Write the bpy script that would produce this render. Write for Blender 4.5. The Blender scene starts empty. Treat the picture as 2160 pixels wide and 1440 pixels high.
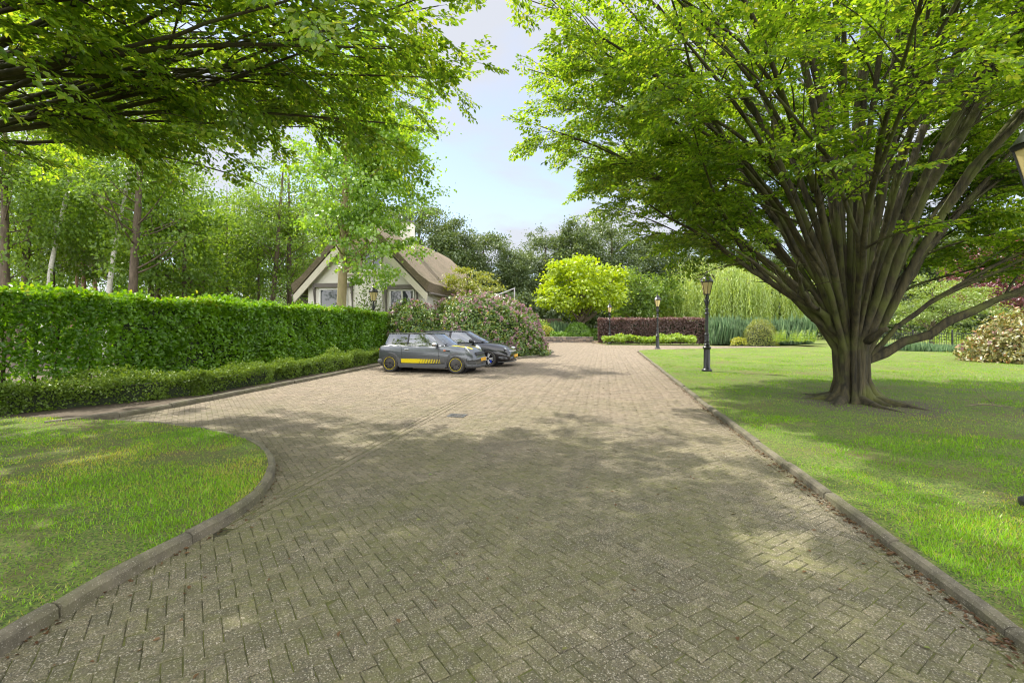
import bpy, bmesh, math, random
import numpy as np
from mathutils import Vector, Matrix

random.seed(7)
RNG = np.random.default_rng(7)
SC = bpy.context.scene
COL = SC.collection
PI = math.pi
R = math.radians
EYE, FP, HZ, CX = 1.6, 1000.0, 688.0, 1080.0      # eye height, focal length in photo pixels, horizon row, centre column

def G(px, py):
    """photo pixel of a point on the ground -> (x, y)"""
    d = FP * EYE / (py - HZ)
    return ((px - CX) / FP * d, d)
def X(px, d): return (px - CX) / FP * d
def Z(py, d): return EYE + (HZ - py) / FP * d

# ------------------------------------------------------------------ objects
def tag(o, label=None, cat=None, group=None, kind=None):
    if label: o['label'] = label
    if cat: o['category'] = cat
    if group: o['group'] = group
    if kind: o['kind'] = kind
    return o
def thing(name, label, cat, loc=(0, 0, 0), rz=0, group=None):
    o = bpy.data.objects.new(name, None); COL.objects.link(o)
    o.location = loc; o.rotation_euler = (0, 0, rz); o.empty_display_size = .2
    return tag(o, label, cat, group)
def link(name, me, parent=None):
    o = bpy.data.objects.new(name, me); COL.objects.link(o)
    if parent: o.parent = parent
    return o
def dup(root, loc, rz=0, scale=1, label=None, tilt=(0, 0)):
    c = root.copy(); COL.objects.link(c)
    c.location = loc; c.rotation_euler = (tilt[0], tilt[1], rz)
    c.scale = scale if isinstance(scale, tuple) else (scale,) * 3
    if label: c['label'] = label
    for ch in root.children:
        k = ch.copy(); COL.objects.link(k); k.parent = c
        for g in ch.children:
            q = g.copy(); COL.objects.link(q); q.parent = k
    return c

class MB:
    def __init__(s): s.v = []; s.f = []
    def add(s, vs, fs):
        n = len(s.v); s.v += [tuple(v) for v in vs]; s.f += [tuple(i + n for i in f) for f in fs]; return s
    def box(s, c, d, rz=0, rot=None):
        vs = []
        for i in (-.5, .5):
            for j in (-.5, .5):
                for k in (-.5, .5):
                    p = Vector((i * d[0], j * d[1], k * d[2]))
                    if rot is not None: p = rot @ p
                    elif rz: p = Matrix.Rotation(rz, 3, 'Z') @ p
                    vs.append(p + Vector(c))
        return s.add(vs, [(0, 1, 3, 2), (4, 6, 7, 5), (0, 4, 5, 1), (2, 3, 7, 6), (0, 2, 6, 4), (1, 5, 7, 3)])
    def lathe(s, prof, n=12, o=(0, 0, 0), M=None, cap=True):
        vs, fs = [], []
        for r, z in prof:
            for k in range(n):
                a = 2 * PI * k / n
                p = Vector((r * math.cos(a), r * math.sin(a), z))
                if M is not None: p = M @ p
                vs.append(p + Vector(o))
        m = len(prof)
        for i in range(m - 1):
            for k in range(n):
                k2 = (k + 1) % n
                fs.append((i * n + k, i * n + k2, (i + 1) * n + k2, (i + 1) * n + k))
        if cap: fs += [tuple(range(n - 1, -1, -1)), tuple((m - 1) * n + k for k in range(n))]
        return s.add(vs, fs)
    def tube(s, pts, rad, n=6, cap=False):
        P = [Vector(p) for p in pts]; vs, fs = [], []
        u = None
        for i, p in enumerate(P):
            t = (P[min(i + 1, len(P) - 1)] - P[max(i - 1, 0)])
            t = t.normalized() if t.length > 1e-9 else Vector((0, 0, 1))
            if u is None:
                u = t.orthogonal().normalized()
            else:
                u = (u - t * u.dot(t)); u = u.normalized() if u.length > 1e-6 else t.orthogonal().normalized()
            w = t.cross(u); r = rad[i] if hasattr(rad, '__len__') else rad
            for k in range(n):
                a = 2 * PI * k / n
                vs.append(p + u * (r * math.cos(a)) + w * (r * math.sin(a)))
        for i in range(len(P) - 1):
            for k in range(n):
                k2 = (k + 1) % n
                fs.append((i * n + k, i * n + k2, (i + 1) * n + k2, (i + 1) * n + k))
        if cap: fs += [tuple(range(n - 1, -1, -1)), tuple((len(P) - 1) * n + k for k in range(n))]
        return s.add(vs, fs)
    def prism(s, poly, t, M=None):
        """2D polygon in local xz plane, thickness t along y"""
        n = len(poly)
        vs = [Vector((x, 0, z)) for x, z in poly] + [Vector((x, t, z)) for x, z in poly]
        if M is not None: vs = [M @ v for v in vs]
        return s.add(vs, [tuple(range(n)), tuple(range(2 * n - 1, n - 1, -1))] +
                     [((k + 1) % n, k, n + k, n + (k + 1) % n) for k in range(n)])
    def build(s, name, mat, parent=None, smooth=False, bevel=0, sub=0, auto=None):
        me = bpy.data.meshes.new(name); me.from_pydata([tuple(v) for v in s.v], [], s.f); me.update()
        bm = bmesh.new(); bm.from_mesh(me); bmesh.ops.recalc_face_normals(bm, faces=bm.faces); bm.to_mesh(me); bm.free()
        if mat: me.materials.append(mat)
        if smooth: me.polygons.foreach_set('use_smooth', [True] * len(me.polygons))
        o = link(name, me, parent)
        if auto is not None: me.set_sharp_from_angle(angle=R(auto))
        if bevel:
            b = o.modifiers.new('bevel', 'BEVEL'); b.width = bevel; b.segments = 2; b.limit_method = 'ANGLE'; b.angle_limit = R(40)
        if sub:
            m = o.modifiers.new('sub', 'SUBSURF'); m.levels = m.render_levels = sub
        return o

def np_mesh(name, V, F, mat, parent=None, attr=None, smooth=False, mats=None, midx=None):
    """V (n,3), F (m,k) arrays of one face size"""
    V = np.asarray(V, np.float32); F = np.asarray(F, np.int32); k = F.shape[1]
    me = bpy.data.meshes.new(name)
    me.vertices.add(len(V)); me.vertices.foreach_set('co', V.ravel())
    me.loops.add(F.size); me.loops.foreach_set('vertex_index', F.ravel())
    me.polygons.add(len(F)); me.polygons.foreach_set('loop_start', np.arange(0, F.size, k, dtype=np.int32))
    me.polygons.foreach_set('loop_total', np.full(len(F), k, np.int32))
    if smooth: me.polygons.foreach_set('use_smooth', np.ones(len(F), bool))
    for m in (mats or [mat]): me.materials.append(m)
    if midx is not None: me.polygons.foreach_set('material_index', np.asarray(midx, np.int32))
    if attr is not None:
        a = me.attributes.new('rnd', 'FLOAT', 'POINT'); a.data.foreach_set('value', np.asarray(attr, np.float32))
    me.update(calc_edges=True)
    return link(name, me, parent)

def unit(a): return a / np.maximum(np.linalg.norm(a, axis=-1, keepdims=True), 1e-9)

SIX = (np.array([(0, 0, 0), (.33, .5, .10), (.68, .40, .06), (1, 0, -.10), (.68, -.40, .06), (.33, -.5, .10)]), [(0, 1, 2, 3), (0, 3, 4, 5)])
FOUR = (np.array([(0, 0, 0), (.45, .5, .08), (1, 0, -.06), (.45, -.5, .08)]), [(0, 1, 2), (0, 2, 3)])
def leaves(o, d, n, L, W, rnd, shape=FOUR):
    """leaf arrays -> (V, F, attr)"""
    T, fs = shape
    d = unit(d); s = unit(np.cross(n, d)); n = np.cross(d, s)
    L = np.broadcast_to(np.asarray(L, float), (len(o),)); W = np.broadcast_to(np.asarray(W, float), (len(o),))
    V = (o[:, None] + d[:, None] * (T[None, :, 0:1] * L[:, None, None]) + s[:, None] * (T[None, :, 1:2] * W[:, None, None])
         + n[:, None] * (T[None, :, 2:3] * L[:, None, None]))
    k = len(T)
    F = (np.arange(len(o))[:, None, None] * k + np.array(fs)[None]).reshape(-1, len(fs[0]))
    return V.reshape(-1, 3), F, np.repeat(rnd, k)
def leaf_obj(name, o, d, n, L, W, mat, parent=None, shape=FOUR, rnd=None, rng=RNG):
    if rnd is None: rnd = rng.random(len(o))
    V, F, a = leaves(np.asarray(o, float), np.asarray(d, float), np.asarray(n, float), L, W, rnd, shape)
    return np_mesh(name, V, F, mat, parent, a)
def twig_arrays(p0, p1, r0, r1):
    """many 3-sided tapered sticks"""
    d = unit(p1 - p0); h = np.tile(np.array([[.31, .52, .79]]), (len(d), 1)); u = unit(np.cross(d, h)); w = np.cross(d, u)
    vs = []
    for p, r in ((p0, r0), (p1, r1)):
        for k in range(3):
            a = 2 * PI * k / 3
            vs.append(p + (u * math.cos(a) + w * math.sin(a)) * np.reshape(r, (-1, 1)))
    V = np.stack(vs, 1).reshape(-1, 3)
    b = np.arange(len(p0))[:, None, None] * 6
    F = (b + np.array([(0, 1, 4, 3), (1, 2, 5, 4), (2, 0, 3, 5)])[None]).reshape(-1, 4)
    return V, F

# value noise for numpy
_H = np.random.default_rng(3).random((64, 64))
def vnoise(x, y, s=1.0):
    x = np.asarray(x) / s; y = np.asarray(y) / s
    i = np.floor(x).astype(int); j = np.floor(y).astype(int); fx = x - i; fy = y - j
    fx = fx * fx * (3 - 2 * fx); fy = fy * fy * (3 - 2 * fy)
    g = lambda a, b: _H[a % 64, b % 64]
    return (g(i, j) * (1 - fx) + g(i + 1, j) * fx) * (1 - fy) + (g(i, j + 1) * (1 - fx) + g(i + 1, j + 1) * fx) * fy
def inpoly(x, y, poly):
    x = np.asarray(x); y = np.asarray(y); c = np.zeros(x.shape, bool); n = len(poly)
    for i in range(n):
        x0, y0 = poly[i]; x1, y1 = poly[(i + 1) % n]
        if y0 == y1: continue
        c ^= ((y0 > y) != (y1 > y)) & (x < (x1 - x0) * (y - y0) / (y1 - y0) + x0)
    return c

# ------------------------------------------------------------------ materials
class NT:
    def __init__(s, name):
        s.m = bpy.data.materials.new(name); s.m.use_nodes = True; s.t = s.m.node_tree; s.t.nodes.clear()
        s.out = s.n('ShaderNodeOutputMaterial')
    def n(s, t, **kw):
        x = s.t.nodes.new(t)
        for k, v in kw.items(): setattr(x, k, v)
        return x
    def l(s, a, b): s.t.links.new(a, b)
    def inp(s, node, **kw):
        for k, v in kw.items():
            sock = node.inputs[k.replace('_', ' ')]
            if hasattr(v, 'links') or isinstance(v, bpy.types.NodeSocket): s.l(v, sock)
            else: sock.default_value = v
        return node
    def coord(s, kind='Object'): return s.n('ShaderNodeTexCoord').outputs[kind]
    def noise(s, scale, detail=4, rough=.55, vec=None, dist=0):
        x = s.n('ShaderNodeTexNoise'); x.inputs['Scale'].default_value = scale; x.inputs['Detail'].default_value = detail
        x.inputs['Roughness'].default_value = rough; x.inputs['Distortion'].default_value = dist
        s.l(vec if vec is not None else s.coord(), x.inputs['Vector']); return x.outputs['Fac']
    def ramp(s, fac, stops):
        x = s.n('ShaderNodeValToRGB'); e = x.color_ramp.elements
        while len(e) < len(stops): e.new(.5)
        for q, (p, c) in zip(e, stops):
            q.position = p; q.color = (c, c, c, 1) if not hasattr(c, '__len__') else tuple(c) + (1,)
        s.l(fac, x.inputs['Fac']); return x.outputs['Color']
    def mix(s, fac, a, b, mode='MIX'):
        x = s.n('ShaderNodeMix', data_type='RGBA', blend_type=mode)
        for sock, v in ((x.inputs[0], fac), (x.inputs[6], a), (x.inputs[7], b)):
            if isinstance(v, bpy.types.NodeSocket): s.l(v, sock)
            elif hasattr(v, '__len__'): sock.default_value = tuple(v) + (1,) if len(v) == 3 else v
            else: sock.default_value = v
        return x.outputs[2]
    def math(s, op, a, b=0.0):
        x = s.n('ShaderNodeMath', operation=op)
        for sock, v in ((x.inputs[0], a), (x.inputs[1], b)):
            if isinstance(v, bpy.types.NodeSocket): s.l(v, sock)
            else: sock.default_value = v
        return x.outputs[0]
    def bump(s, h, strength=.5, dist=.01):
        x = s.n('ShaderNodeBump'); x.inputs['Strength'].default_value = strength; x.inputs['Distance'].default_value = dist
        s.l(h, x.inputs['Height']); return x.outputs['Normal']
    def principled(s, col, rough=.7, metal=0, normal=None, **kw):
        p = s.n('ShaderNodeBsdfPrincipled')
        for k, v in (('Base Color', col), ('Roughness', rough), ('Metallic', metal)):
            if isinstance(v, bpy.types.NodeSocket): s.l(v, p.inputs[k])
            else: p.inputs[k].default_value = tuple(v) + (1,) if hasattr(v, '__len__') else v
        if normal is not None: s.l(normal, p.inputs['Normal'])
        for k, v in kw.items(): p.inputs[k.replace('_', ' ')].default_value = v
        s.l(p.outputs[0], s.out.inputs['Surface']); return p

def leaf_mat(name, c1, c2, trans=.42, tmul=(1.5, 1.35, .5), gloss=.05, c3=None):
    t = NT(name)
    r = t.n('ShaderNodeAttribute', attribute_name='rnd').outputs['Fac']
    stops = [(0, c1), (1, c2)] if c3 is None else [(0, c1), (.8, c2), (1, c3)]
    c = t.ramp(r, stops)
    tc = t.mix(1.0, c, tmul, 'MULTIPLY')
    d = t.n('ShaderNodeBsdfDiffuse'); t.l(c, d.inputs['Color'])
    tr = t.n('ShaderNodeBsdfTranslucent'); t.l(tc, tr.inputs['Color'])
    m = t.n('ShaderNodeMixShader'); m.inputs[0].default_value = trans
    t.l(d.outputs[0], m.inputs[1]); t.l(tr.outputs[0], m.inputs[2])
    g = t.n('ShaderNodeBsdfGlossy'); g.inputs['Roughness'].default_value = .38; g.inputs['Color'].default_value = (1, 1, 1, 1)
    m2 = t.n('ShaderNodeMixShader'); m2.inputs[0].default_value = gloss
    t.l(m.outputs[0], m2.inputs[1]); t.l(g.outputs[0], m2.inputs[2]); t.l(m2.outputs[0], t.out.inputs['Surface'])
    return t.m

def bark_mat(name, c1, c2, c3=None, scale=6, stretch=.25, bump=.6):
    t = NT(name)
    mp = t.n('ShaderNodeMapping'); mp.inputs['Scale'].default_value = (1, 1, stretch); t.l(t.coord(), mp.inputs['Vector'])
    n1 = t.noise(scale, 6, .65, mp.outputs[0]); c = t.mix(t.ramp(n1, [(.32, 0), (.68, 1)]), c1, c2)
    if c3: c = t.mix(t.ramp(t.noise(1.7, 4), [(.48, 0), (.62, .85)]), c, c3)
    n2 = t.noise(scale * 5, 4, .6, mp.outputs[0])
    t.principled(c, .9, 0, t.bump(t.math('ADD', n1, t.math('MULTIPLY', n2, .4)), bump, .03)); return t.m

def plain(name, c, rough=.6, metal=0, vary=.12, scale=9, **kw):
    t = NT(name)
    lo = tuple(x * (1 - vary) for x in c); hi = tuple(min(1, x * (1 + vary)) for x in c)
    col = t.mix(t.noise(scale, 5), lo, hi)
    t.principled(col, rough, metal, **kw); return t.m

M = {}
M['hornbeam'] = leaf_mat('hornbeam leaf', (.070, .155, .010), (.215, .355, .030), .6, (1.65, 1.45, .5), .035, (.30, .36, .06))
M['hedge'] = leaf_mat('hedge leaf', (.055, .16, .004), (.18, .36, .010), .42, (1.7, 1.5, .3), .04, (.32, .36, .05))
M['box'] = leaf_mat('box leaf', (.07, .13, .012), (.17, .26, .035), .32, gloss=.02)
M['maple'] = leaf_mat('maple leaf', (.13, .27, .02), (.28, .44, .05), .5, (1.5, 1.4, .5), .06)
M['wood1'] = leaf_mat('woodland leaf', (.085, .175, .018), (.20, .32, .045), .55, (1.5, 1.35, .5), .025)
M['wood2'] = leaf_mat('woodland leaf dark', (.07, .135, .02), (.165, .255, .05), .5, gloss=.025)
M['pine'] = leaf_mat('pine needles', (.10, .16, .05), (.19, .25, .10), .3)
M['dark'] = leaf_mat('distant tree leaf', (.055, .10, .03), (.14, .19, .07), .32)
M['lime'] = leaf_mat('golden leaf', (.25, .37, .010), (.40, .51, .014), .45, (1.3, 1.2, .4))
M['willow'] = leaf_mat('willow leaf', (.19, .30, .05), (.42, .52, .15), .42)
M['copper'] = leaf_mat('copper beech leaf', (.075, .042, .034), (.20, .125, .10), .28, (1.5, .9, .9))
M['red'] = leaf_mat('purple tree leaf', (.13, .04, .055), (.26, .10, .12), .35, (1.5, .8, .9))
M['acer'] = leaf_mat('light acer leaf', (.14, .23, .03), (.24, .32, .08), .4)
M['rhodo'] = leaf_mat('rhododendron leaf', (.05, .125, .012), (.15, .25, .025), .26, gloss=.07, c3=(.34, .30, .04))
M['blossom'] = leaf_mat('rhododendron blossom', (.26, .14, .19), (.46, .29, .33), .3, (1.1, 1, 1.05), .02, (.55, .36, .28))
M['rhodo2'] = leaf_mat('rust tinged rhododendron leaf', (.12, .14, .03), (.30, .28, .09), .25, gloss=.07, c3=(.38, .16, .07))
M['cornus'] = leaf_mat('layered shrub leaf', (.15, .20, .025), (.28, .30, .05), .35)
M['fern'] = leaf_mat('fern frond', (.16, .30, .02), (.32, .42, .04), .4, (1.3, 1.2, .4))
M['reed'] = leaf_mat('reed blade', (.12, .24, .11), (.26, .38, .20), .3, (1.2, 1.2, .8))
M['gold'] = leaf_mat('golden shrub leaf', (.25, .30, .02), (.45, .44, .03), .3, (1.2, 1.1, .5))
M['topiary'] = leaf_mat('clipped shrub leaf', (.08, .20, .012), (.18, .32, .025), .3)
M['variegated'] = leaf_mat('variegated leaf', (.16, .24, .07), (.45, .48, .25), .25)
M['grassblade'] = leaf_mat('grass blade', (.105, .245, .004), (.22, .43, .009), .5, (1.35, 1.3, .3), .02, (.40, .37, .10))
M['litter'] = leaf_mat('fallen leaf', (.06, .03, .016), (.13, .08, .04), .1, (1, 1, 1), .02, (.14, .22, .05))
M['bark_horn'] = bark_mat('hornbeam bark', (.009, .008, .004), (.070, .058, .024), (.070, .080, .014), 11, .16, 1.0)
M['bark_bough'] = bark_mat('dark bough bark', (.020, .017, .010), (.07, .055, .03), (.05, .055, .018), 7, .2)
M['bark_brown'] = bark_mat('brown bark', (.06, .045, .03), (.17, .13, .095), None, 8, .2)
M['bark_maple'] = bark_mat('maple bark', (.19, .15, .08), (.32, .26, .14), (.22, .22, .08), 5, .3)
M['bark_birch'] = bark_mat('birch bark', (.45, .42, .38), (.75, .73, .70), None, 4, 2.5)
M['bark_pine'] = bark_mat('pine bark', (.16, .09, .06), (.32, .20, .14), None, 6, .3)
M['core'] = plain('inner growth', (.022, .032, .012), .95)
M['iron'] = plain('black painted iron', (.012, .013, .015), .35, 0, .3)
M['lantern'] = plain('cream lantern glass', (.62, .50, .24), .35, 0, .1)
M['soil'] = plain('bare soil', (.075, .055, .035), .95, 0, .4, 14)
# ------------------------------------------------------------------ ground plan
def chaikin(p, n=2):
    for _ in range(n):
        q = [p[0]]
        for a, b in zip(p[:-1], p[1:]):
            q += [(a[0] * .75 + b[0] * .25, a[1] * .75 + b[1] * .25), (a[0] * .25 + b[0] * .75, a[1] * .25 + b[1] * .75)]
        p = q + [p[-1]]
    return p
OVAL = chaikin([(-2.44, -1.0), (-2.45, .8), (-2.47, 2.3), (-2.47, 2.78), (-2.36, 3.46), (-2.27, 3.9), (-2.32, 4.5), (-2.66, 5.4), (-3.2, 6.15), (-3.9, 6.75),
                (-4.8, 7.25), (-5.7, 7.6), (-6.56, 7.8), (-7.3, 7.86)], 2)
HEDGEKERB = chaikin([(-7.35, 7.45), (-6.97, 7.92), (-6.52, 9.9), (-6.24, 12.1), (-5.79, 15.2), (-5.33, 19.05), (-4.9, 21.6)], 1)
BEDKERB = chaikin([(-4.9, 21.6), (-3.2, 22.0), (-.6, 22.4), (.55, 23.3), (1.75, 25.8), (2.5, 28.6), (2.7, 30.6), (1.4, 34), (-8, 36.5)], 2)
RKERB = [(1.98, -.5), (2.51, 2.33), (3.73, 8.9), (7.85, 29.6)]
FARKERB = chaikin([(7.85, 29.6), (8.2, 30.8), (10.2, 32.0), (17.9, 34.4), (23, 35.9)], 2)
FAREDGE = [(23, 37.2), (14.9, 38.5), (8.0, 40.6), (7.6, 46.6), (-8, 46.6)]
DRIVE = OVAL + HEDGEKERB[1:] + BEDKERB[1:] + FAREDGE[::-1] + FARKERB[::-1][1:] + RKERB[::-1][1:]

def lawn_mat(name, dry=.0, soilpatch=.6):
    t = NT(name); co = t.coord()
    a = t.mix(t.ramp(t.noise(1.1, 5, .6, co), [(.35, 0), (.65, 1)]), (.075, .16, .006), (.14, .25, .010))
    a = t.mix(t.ramp(t.noise(22, 5, .7, co), [(.3, 0), (.75, .7)]), a, (.16, .19, .035))
    tv = t.n('ShaderNodeTexVoronoi'); tv.inputs['Scale'].default_value = 75; t.l(co, tv.inputs['Vector']); ts_ = t.n('ShaderNodeSeparateColor'); t.l(tv.outputs['Color'], ts_.inputs[0])
    a = t.mix(t.ramp(ts_.outputs[0], [(.45, 0), (.8, .8)]), a, (.03, .045, .008)); a = t.mix(t.ramp(ts_.outputs[1], [(.7, 0), (.95, .8)]), a, (.24, .22, .07))
    a = t.mix(t.ramp(t.noise(.8, 6, .7, co, .6), [(.50 - dry, 0), (.66 - dry, .75)]), a, (.15, .115, .045))
    # worn ground under the big tree
    g = t.n('ShaderNodeVectorMath', operation='DISTANCE'); t.l(co, g.inputs[0]); g.inputs[1].default_value = (7.1, 9.4, .07)
    wear = t.ramp(t.math('DIVIDE', g.outputs['Value'], 7.0), [(0, 1), (.10, .9), (.20, .40), (.75, .2), (1, 0)])
    so = t.ramp(t.math('ADD', t.noise(2.6, 7, .72, co, .4), t.math('MULTIPLY', wear, soilpatch)), [(.74, 0), (.88, .9)])
    a = t.mix(so, a, t.mix(t.noise(30, 4), (.06, .045, .03), (.15, .12, .08)))
    t.principled(a, .95, 0, t.bump(t.noise(60, 4, .7, co), 1.0, .04)); return t.m
M['lawn'] = lawn_mat('lawn'); M['lawn2'] = lawn_mat('mossy lawn', .05)

def sheet(name, poly, z, mat, kind='structure'):
    bm = bmesh.new(); vs = [bm.verts.new((x, y, z)) for x, y in poly]; f = bm.faces.new(vs)
    bmesh.ops.triangulate(bm, faces=[f]); bmesh.ops.recalc_face_normals(bm, faces=bm.faces)
    if sum(f.normal.z for f in bm.faces) < 0: bmesh.ops.reverse_faces(bm, faces=bm.faces)
    me = bpy.data.meshes.new(name); bm.to_mesh(me); bm.free(); me.materials.append(mat)
    return tag(link(name, me), kind=kind)

sheet('ground', [(-900, -300), (900, -300), (900, 1500), (-900, 1500)], -.06, M['lawn'])
t = NT('mossy joint sand')
jc = t.mix(t.ramp(t.noise(1.6, 6, .7), [(.38, 0), (.62, 1)]), (.022, .019, .010), (.10, .115, .014))
jc = t.mix(t.ramp(t.noise(40, 4), [(.5, 0), (.8, .6)]), jc, (.16, .15, .05))
t.principled(jc, .95, 0, t.bump(t.noise(70, 4), .8, .01)); M['joint'] = t.m
sheet('paving_bed', DRIVE, -.0065, M['joint'])

t = NT('exposed aggregate paver'); co = t.coord()
rnd = t.n('ShaderNodeAttribute', attribute_name='rnd').outputs['Fac']
sep = t.n('ShaderNodeSeparateXYZ'); t.l(co, sep.inputs[0]); yy = sep.outputs['Y']
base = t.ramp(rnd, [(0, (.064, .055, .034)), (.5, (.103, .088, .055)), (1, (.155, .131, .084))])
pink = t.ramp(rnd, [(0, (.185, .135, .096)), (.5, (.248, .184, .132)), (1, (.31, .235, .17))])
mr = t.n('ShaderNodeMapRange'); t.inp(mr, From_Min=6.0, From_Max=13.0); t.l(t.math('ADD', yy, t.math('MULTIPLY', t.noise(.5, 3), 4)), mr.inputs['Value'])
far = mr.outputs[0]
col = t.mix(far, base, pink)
col = t.mix(t.ramp(t.noise(2.2, 6, .7), [(.40, 0), (.75, .55)]), col, (.16, .135, .10))
vor = t.n('ShaderNodeTexVoronoi'); vor.inputs['Scale'].default_value = 165; t.l(co, vor.inputs['Vector'])
cell = t.n('ShaderNodeSeparateColor'); t.l(vor.outputs['Color'], cell.inputs[0])
col = t.mix(t.ramp(cell.outputs[0], [(.72, 0), (.98, .75)]), col, (.42, .38, .31))
col = t.mix(t.ramp(cell.outputs[1], [(.5, 0), (.85, .85)]), col, (.04, .036, .026))
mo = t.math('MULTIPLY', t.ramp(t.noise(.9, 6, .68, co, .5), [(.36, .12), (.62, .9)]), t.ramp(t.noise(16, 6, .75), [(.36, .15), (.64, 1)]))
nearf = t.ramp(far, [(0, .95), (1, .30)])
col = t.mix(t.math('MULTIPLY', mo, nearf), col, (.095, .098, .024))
col = t.mix(t.math('MULTIPLY', t.ramp(t.noise(3.1, 7, .75, co, 1.0), [(.55, 0), (.72, .55)]), t.ramp(t.noise(45, 3), [(.4, .2), (.6, 1)])), col, (.17, .18, .03))
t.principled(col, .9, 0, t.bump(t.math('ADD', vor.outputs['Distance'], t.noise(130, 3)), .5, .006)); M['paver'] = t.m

def clip(poly, p, n, sgn=1):
    """keep the side where (v-p).n*sgn >= 0"""
    out = []
    for i in range(len(poly)):
        a, b = poly[i], poly[(i + 1) % len(poly)]
        da = ((a[0] - p[0]) * n[0] + (a[1] - p[1]) * n[1]) * sgn; db = ((b[0] - p[0]) * n[0] + (b[1] - p[1]) * n[1]) * sgn
        if da >= 0: out.append(a)
        if da * db < 0:
            k = da / (da - db); out.append((a[0] + (b[0] - a[0]) * k, a[1] + (b[1] - a[1]) * k))
    return out

def paving():
    L, W, GAP = .170, .085, .0024
    ang = R(45 - 11); ca, sa = math.cos(ang), math.sin(ang)
    rng = np.random.default_rng(11)
    n = 520
    ii, jj = np.meshgrid(np.arange(-n, n), np.arange(-n, n), indexing='ij')
    k = (ii - jj) % 4
    bricks = []
    for kind in (0, 2):
        m = k == kind
        i, j = ii[m] * W, jj[m] * W
        if kind == 0: cx, cy, hx, hy = i + W, j + W / 2, W, W / 2
        else: cx, cy, hx, hy = i + W / 2, j, W / 2, W
        bricks.append((cx, cy, np.full(cx.shape, hx), np.full(cx.shape, hy)))
    cx, cy, hx, hy = [np.concatenate(q) for q in zip(*bricks)]
    wx = cx * ca - cy * sa; wy = cx * sa + cy * ca + 20
    keep = (wy > .6) & (wy < 47) & (wx > -9) & (wx < 24)
    cx, cy, hx, hy, wx, wy = [q[keep] for q in (cx, cy, hx, hy, wx, wy)]
    keep = np.any([inpoly(wx + a_, wy + b_, DRIVE) for a_, b_ in ((0, 0), (.08, 0), (-.08, 0), (0, .08), (0, -.08))], axis=0); cx, cy, hx, hy, wx, wy = [q[keep] for q in (cx, cy, hx, hy, wx, wy)]
    bands = [((-2.3, 3.78), (-.05, 15.9), .215, 2), ((2.06, 0), (2.455, 2.34), .11, 1), ((2.455, 2.34), (3.675, 8.91), .11, 1), ((3.675, 8.91), (7.795, 29.6), .11, 1)]
    polys = []
    for a, b, c, d in zip(hx, hy, wx, wy):
        q = [(-a, -b), (a, -b), (a, b), (-a, b)]
        q = [(x * ca - y * sa + c, x * sa + y * ca + d) for x, y in q]
        pieces = [q]
        for (p0, p1, w, _) in bands:
            dx, dy = p1[0] - p0[0], p1[1] - p0[1]; LL = math.hypot(dx, dy); ux, uy = dx / LL, dy / LL; nx, ny = -uy, ux
            s = (c - p0[0]) * ux + (d - p0[1]) * uy; o = (c - p0[0]) * nx + (d - p0[1]) * ny
            if s < -.1 or s > LL + .1 or abs(o) > w / 2 + .2: continue
            new = []
            for pc in pieces:
                for sg in (1, -1):
                    r = clip(pc, (p0[0] + nx * w / 2 * sg, p0[1] + ny * w / 2 * sg), (nx, ny), sg)
                    if len(r) > 2: new.append(r)
            pieces = new
        polys += pieces
    for (p0, p1, w, rows) in bands:
        dx, dy = p1[0] - p0[0], p1[1] - p0[1]; LL = math.hypot(dx, dy); ux, uy = dx / LL, dy / LL; nx, ny = -uy, ux
        for r in range(rows):
            o0 = -w / 2 + w / rows * r; o1 = o0 + w / rows; o0 += .007 * (rows > 1); o1 -= .007 * (rows > 1); s = -(.1 if r else 0)
            while s < LL - .05:
                a, b = max(s, 0), min(s + L, LL)
                polys.append([(p0[0] + ux * S + nx * O, p0[1] + uy * S + ny * O) for S, O in ((a, o0), (b, o0), (b, o1), (a, o1))])
                s += L
    V, F3, F4, A = [], [], [], []
    faces = []
    for q in polys:
        m = len(q)
        mx = sum(x for x, y in q) / m; my = sum(y for x, y in q) / m
        ar = abs(sum(q[i][0] * q[(i + 1) % m][1] - q[(i + 1) % m][0] * q[i][1] for i in range(m))) / 2
        if ar < .0012: continue
        near = my < 14
        h = rng.normal(0, .0013) + .003 * (vnoise(mx, my, 1.4) - .5); tx, ty = rng.normal(0, .016, 2); b = len(V); rr = rng.random()
        if near and rng.random() < .04: h -= .002
        rot = rng.normal(0, .02)
        def pt(x, y, inset, z):
            vx, vy = x - mx, y - my; l = math.hypot(vx, vy); f = max(0, 1 - inset / l)
            vx, vy = vx * f, vy * f
            vx, vy = vx - vy * rot, vy + vx * rot
            return (mx + vx, my + vy, z + h + tx * vx + ty * vy)
        top = [pt(x, y, GAP * 1.4 + .008, 0) for x, y in q]
        mid = [pt(x, y, GAP * 1.4, -.005) for x, y in q]
        V += top; A += [rr] * m; faces.append(tuple(range(b, b + m)))
        V += mid; A += [rr] * m
        faces += [(b + m + i, b + m + (i + 1) % m, b + (i + 1) % m, b + i) for i in range(m)]
        if near:
            V += [(x, y, z - .02) for x, y, z in mid]; A += [rr] * m
            faces += [(b + 2 * m + i, b + 2 * m + (i + 1) % m, b + m + (i + 1) % m, b + m + i) for i in range(m)]
    me = bpy.data.meshes.new('driveway_paving'); me.from_pydata(V, [], faces)
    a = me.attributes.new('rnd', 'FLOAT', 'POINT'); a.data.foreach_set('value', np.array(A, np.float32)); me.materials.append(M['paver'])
    return tag(link('driveway_paving', me), kind='structure')
paving()

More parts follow.
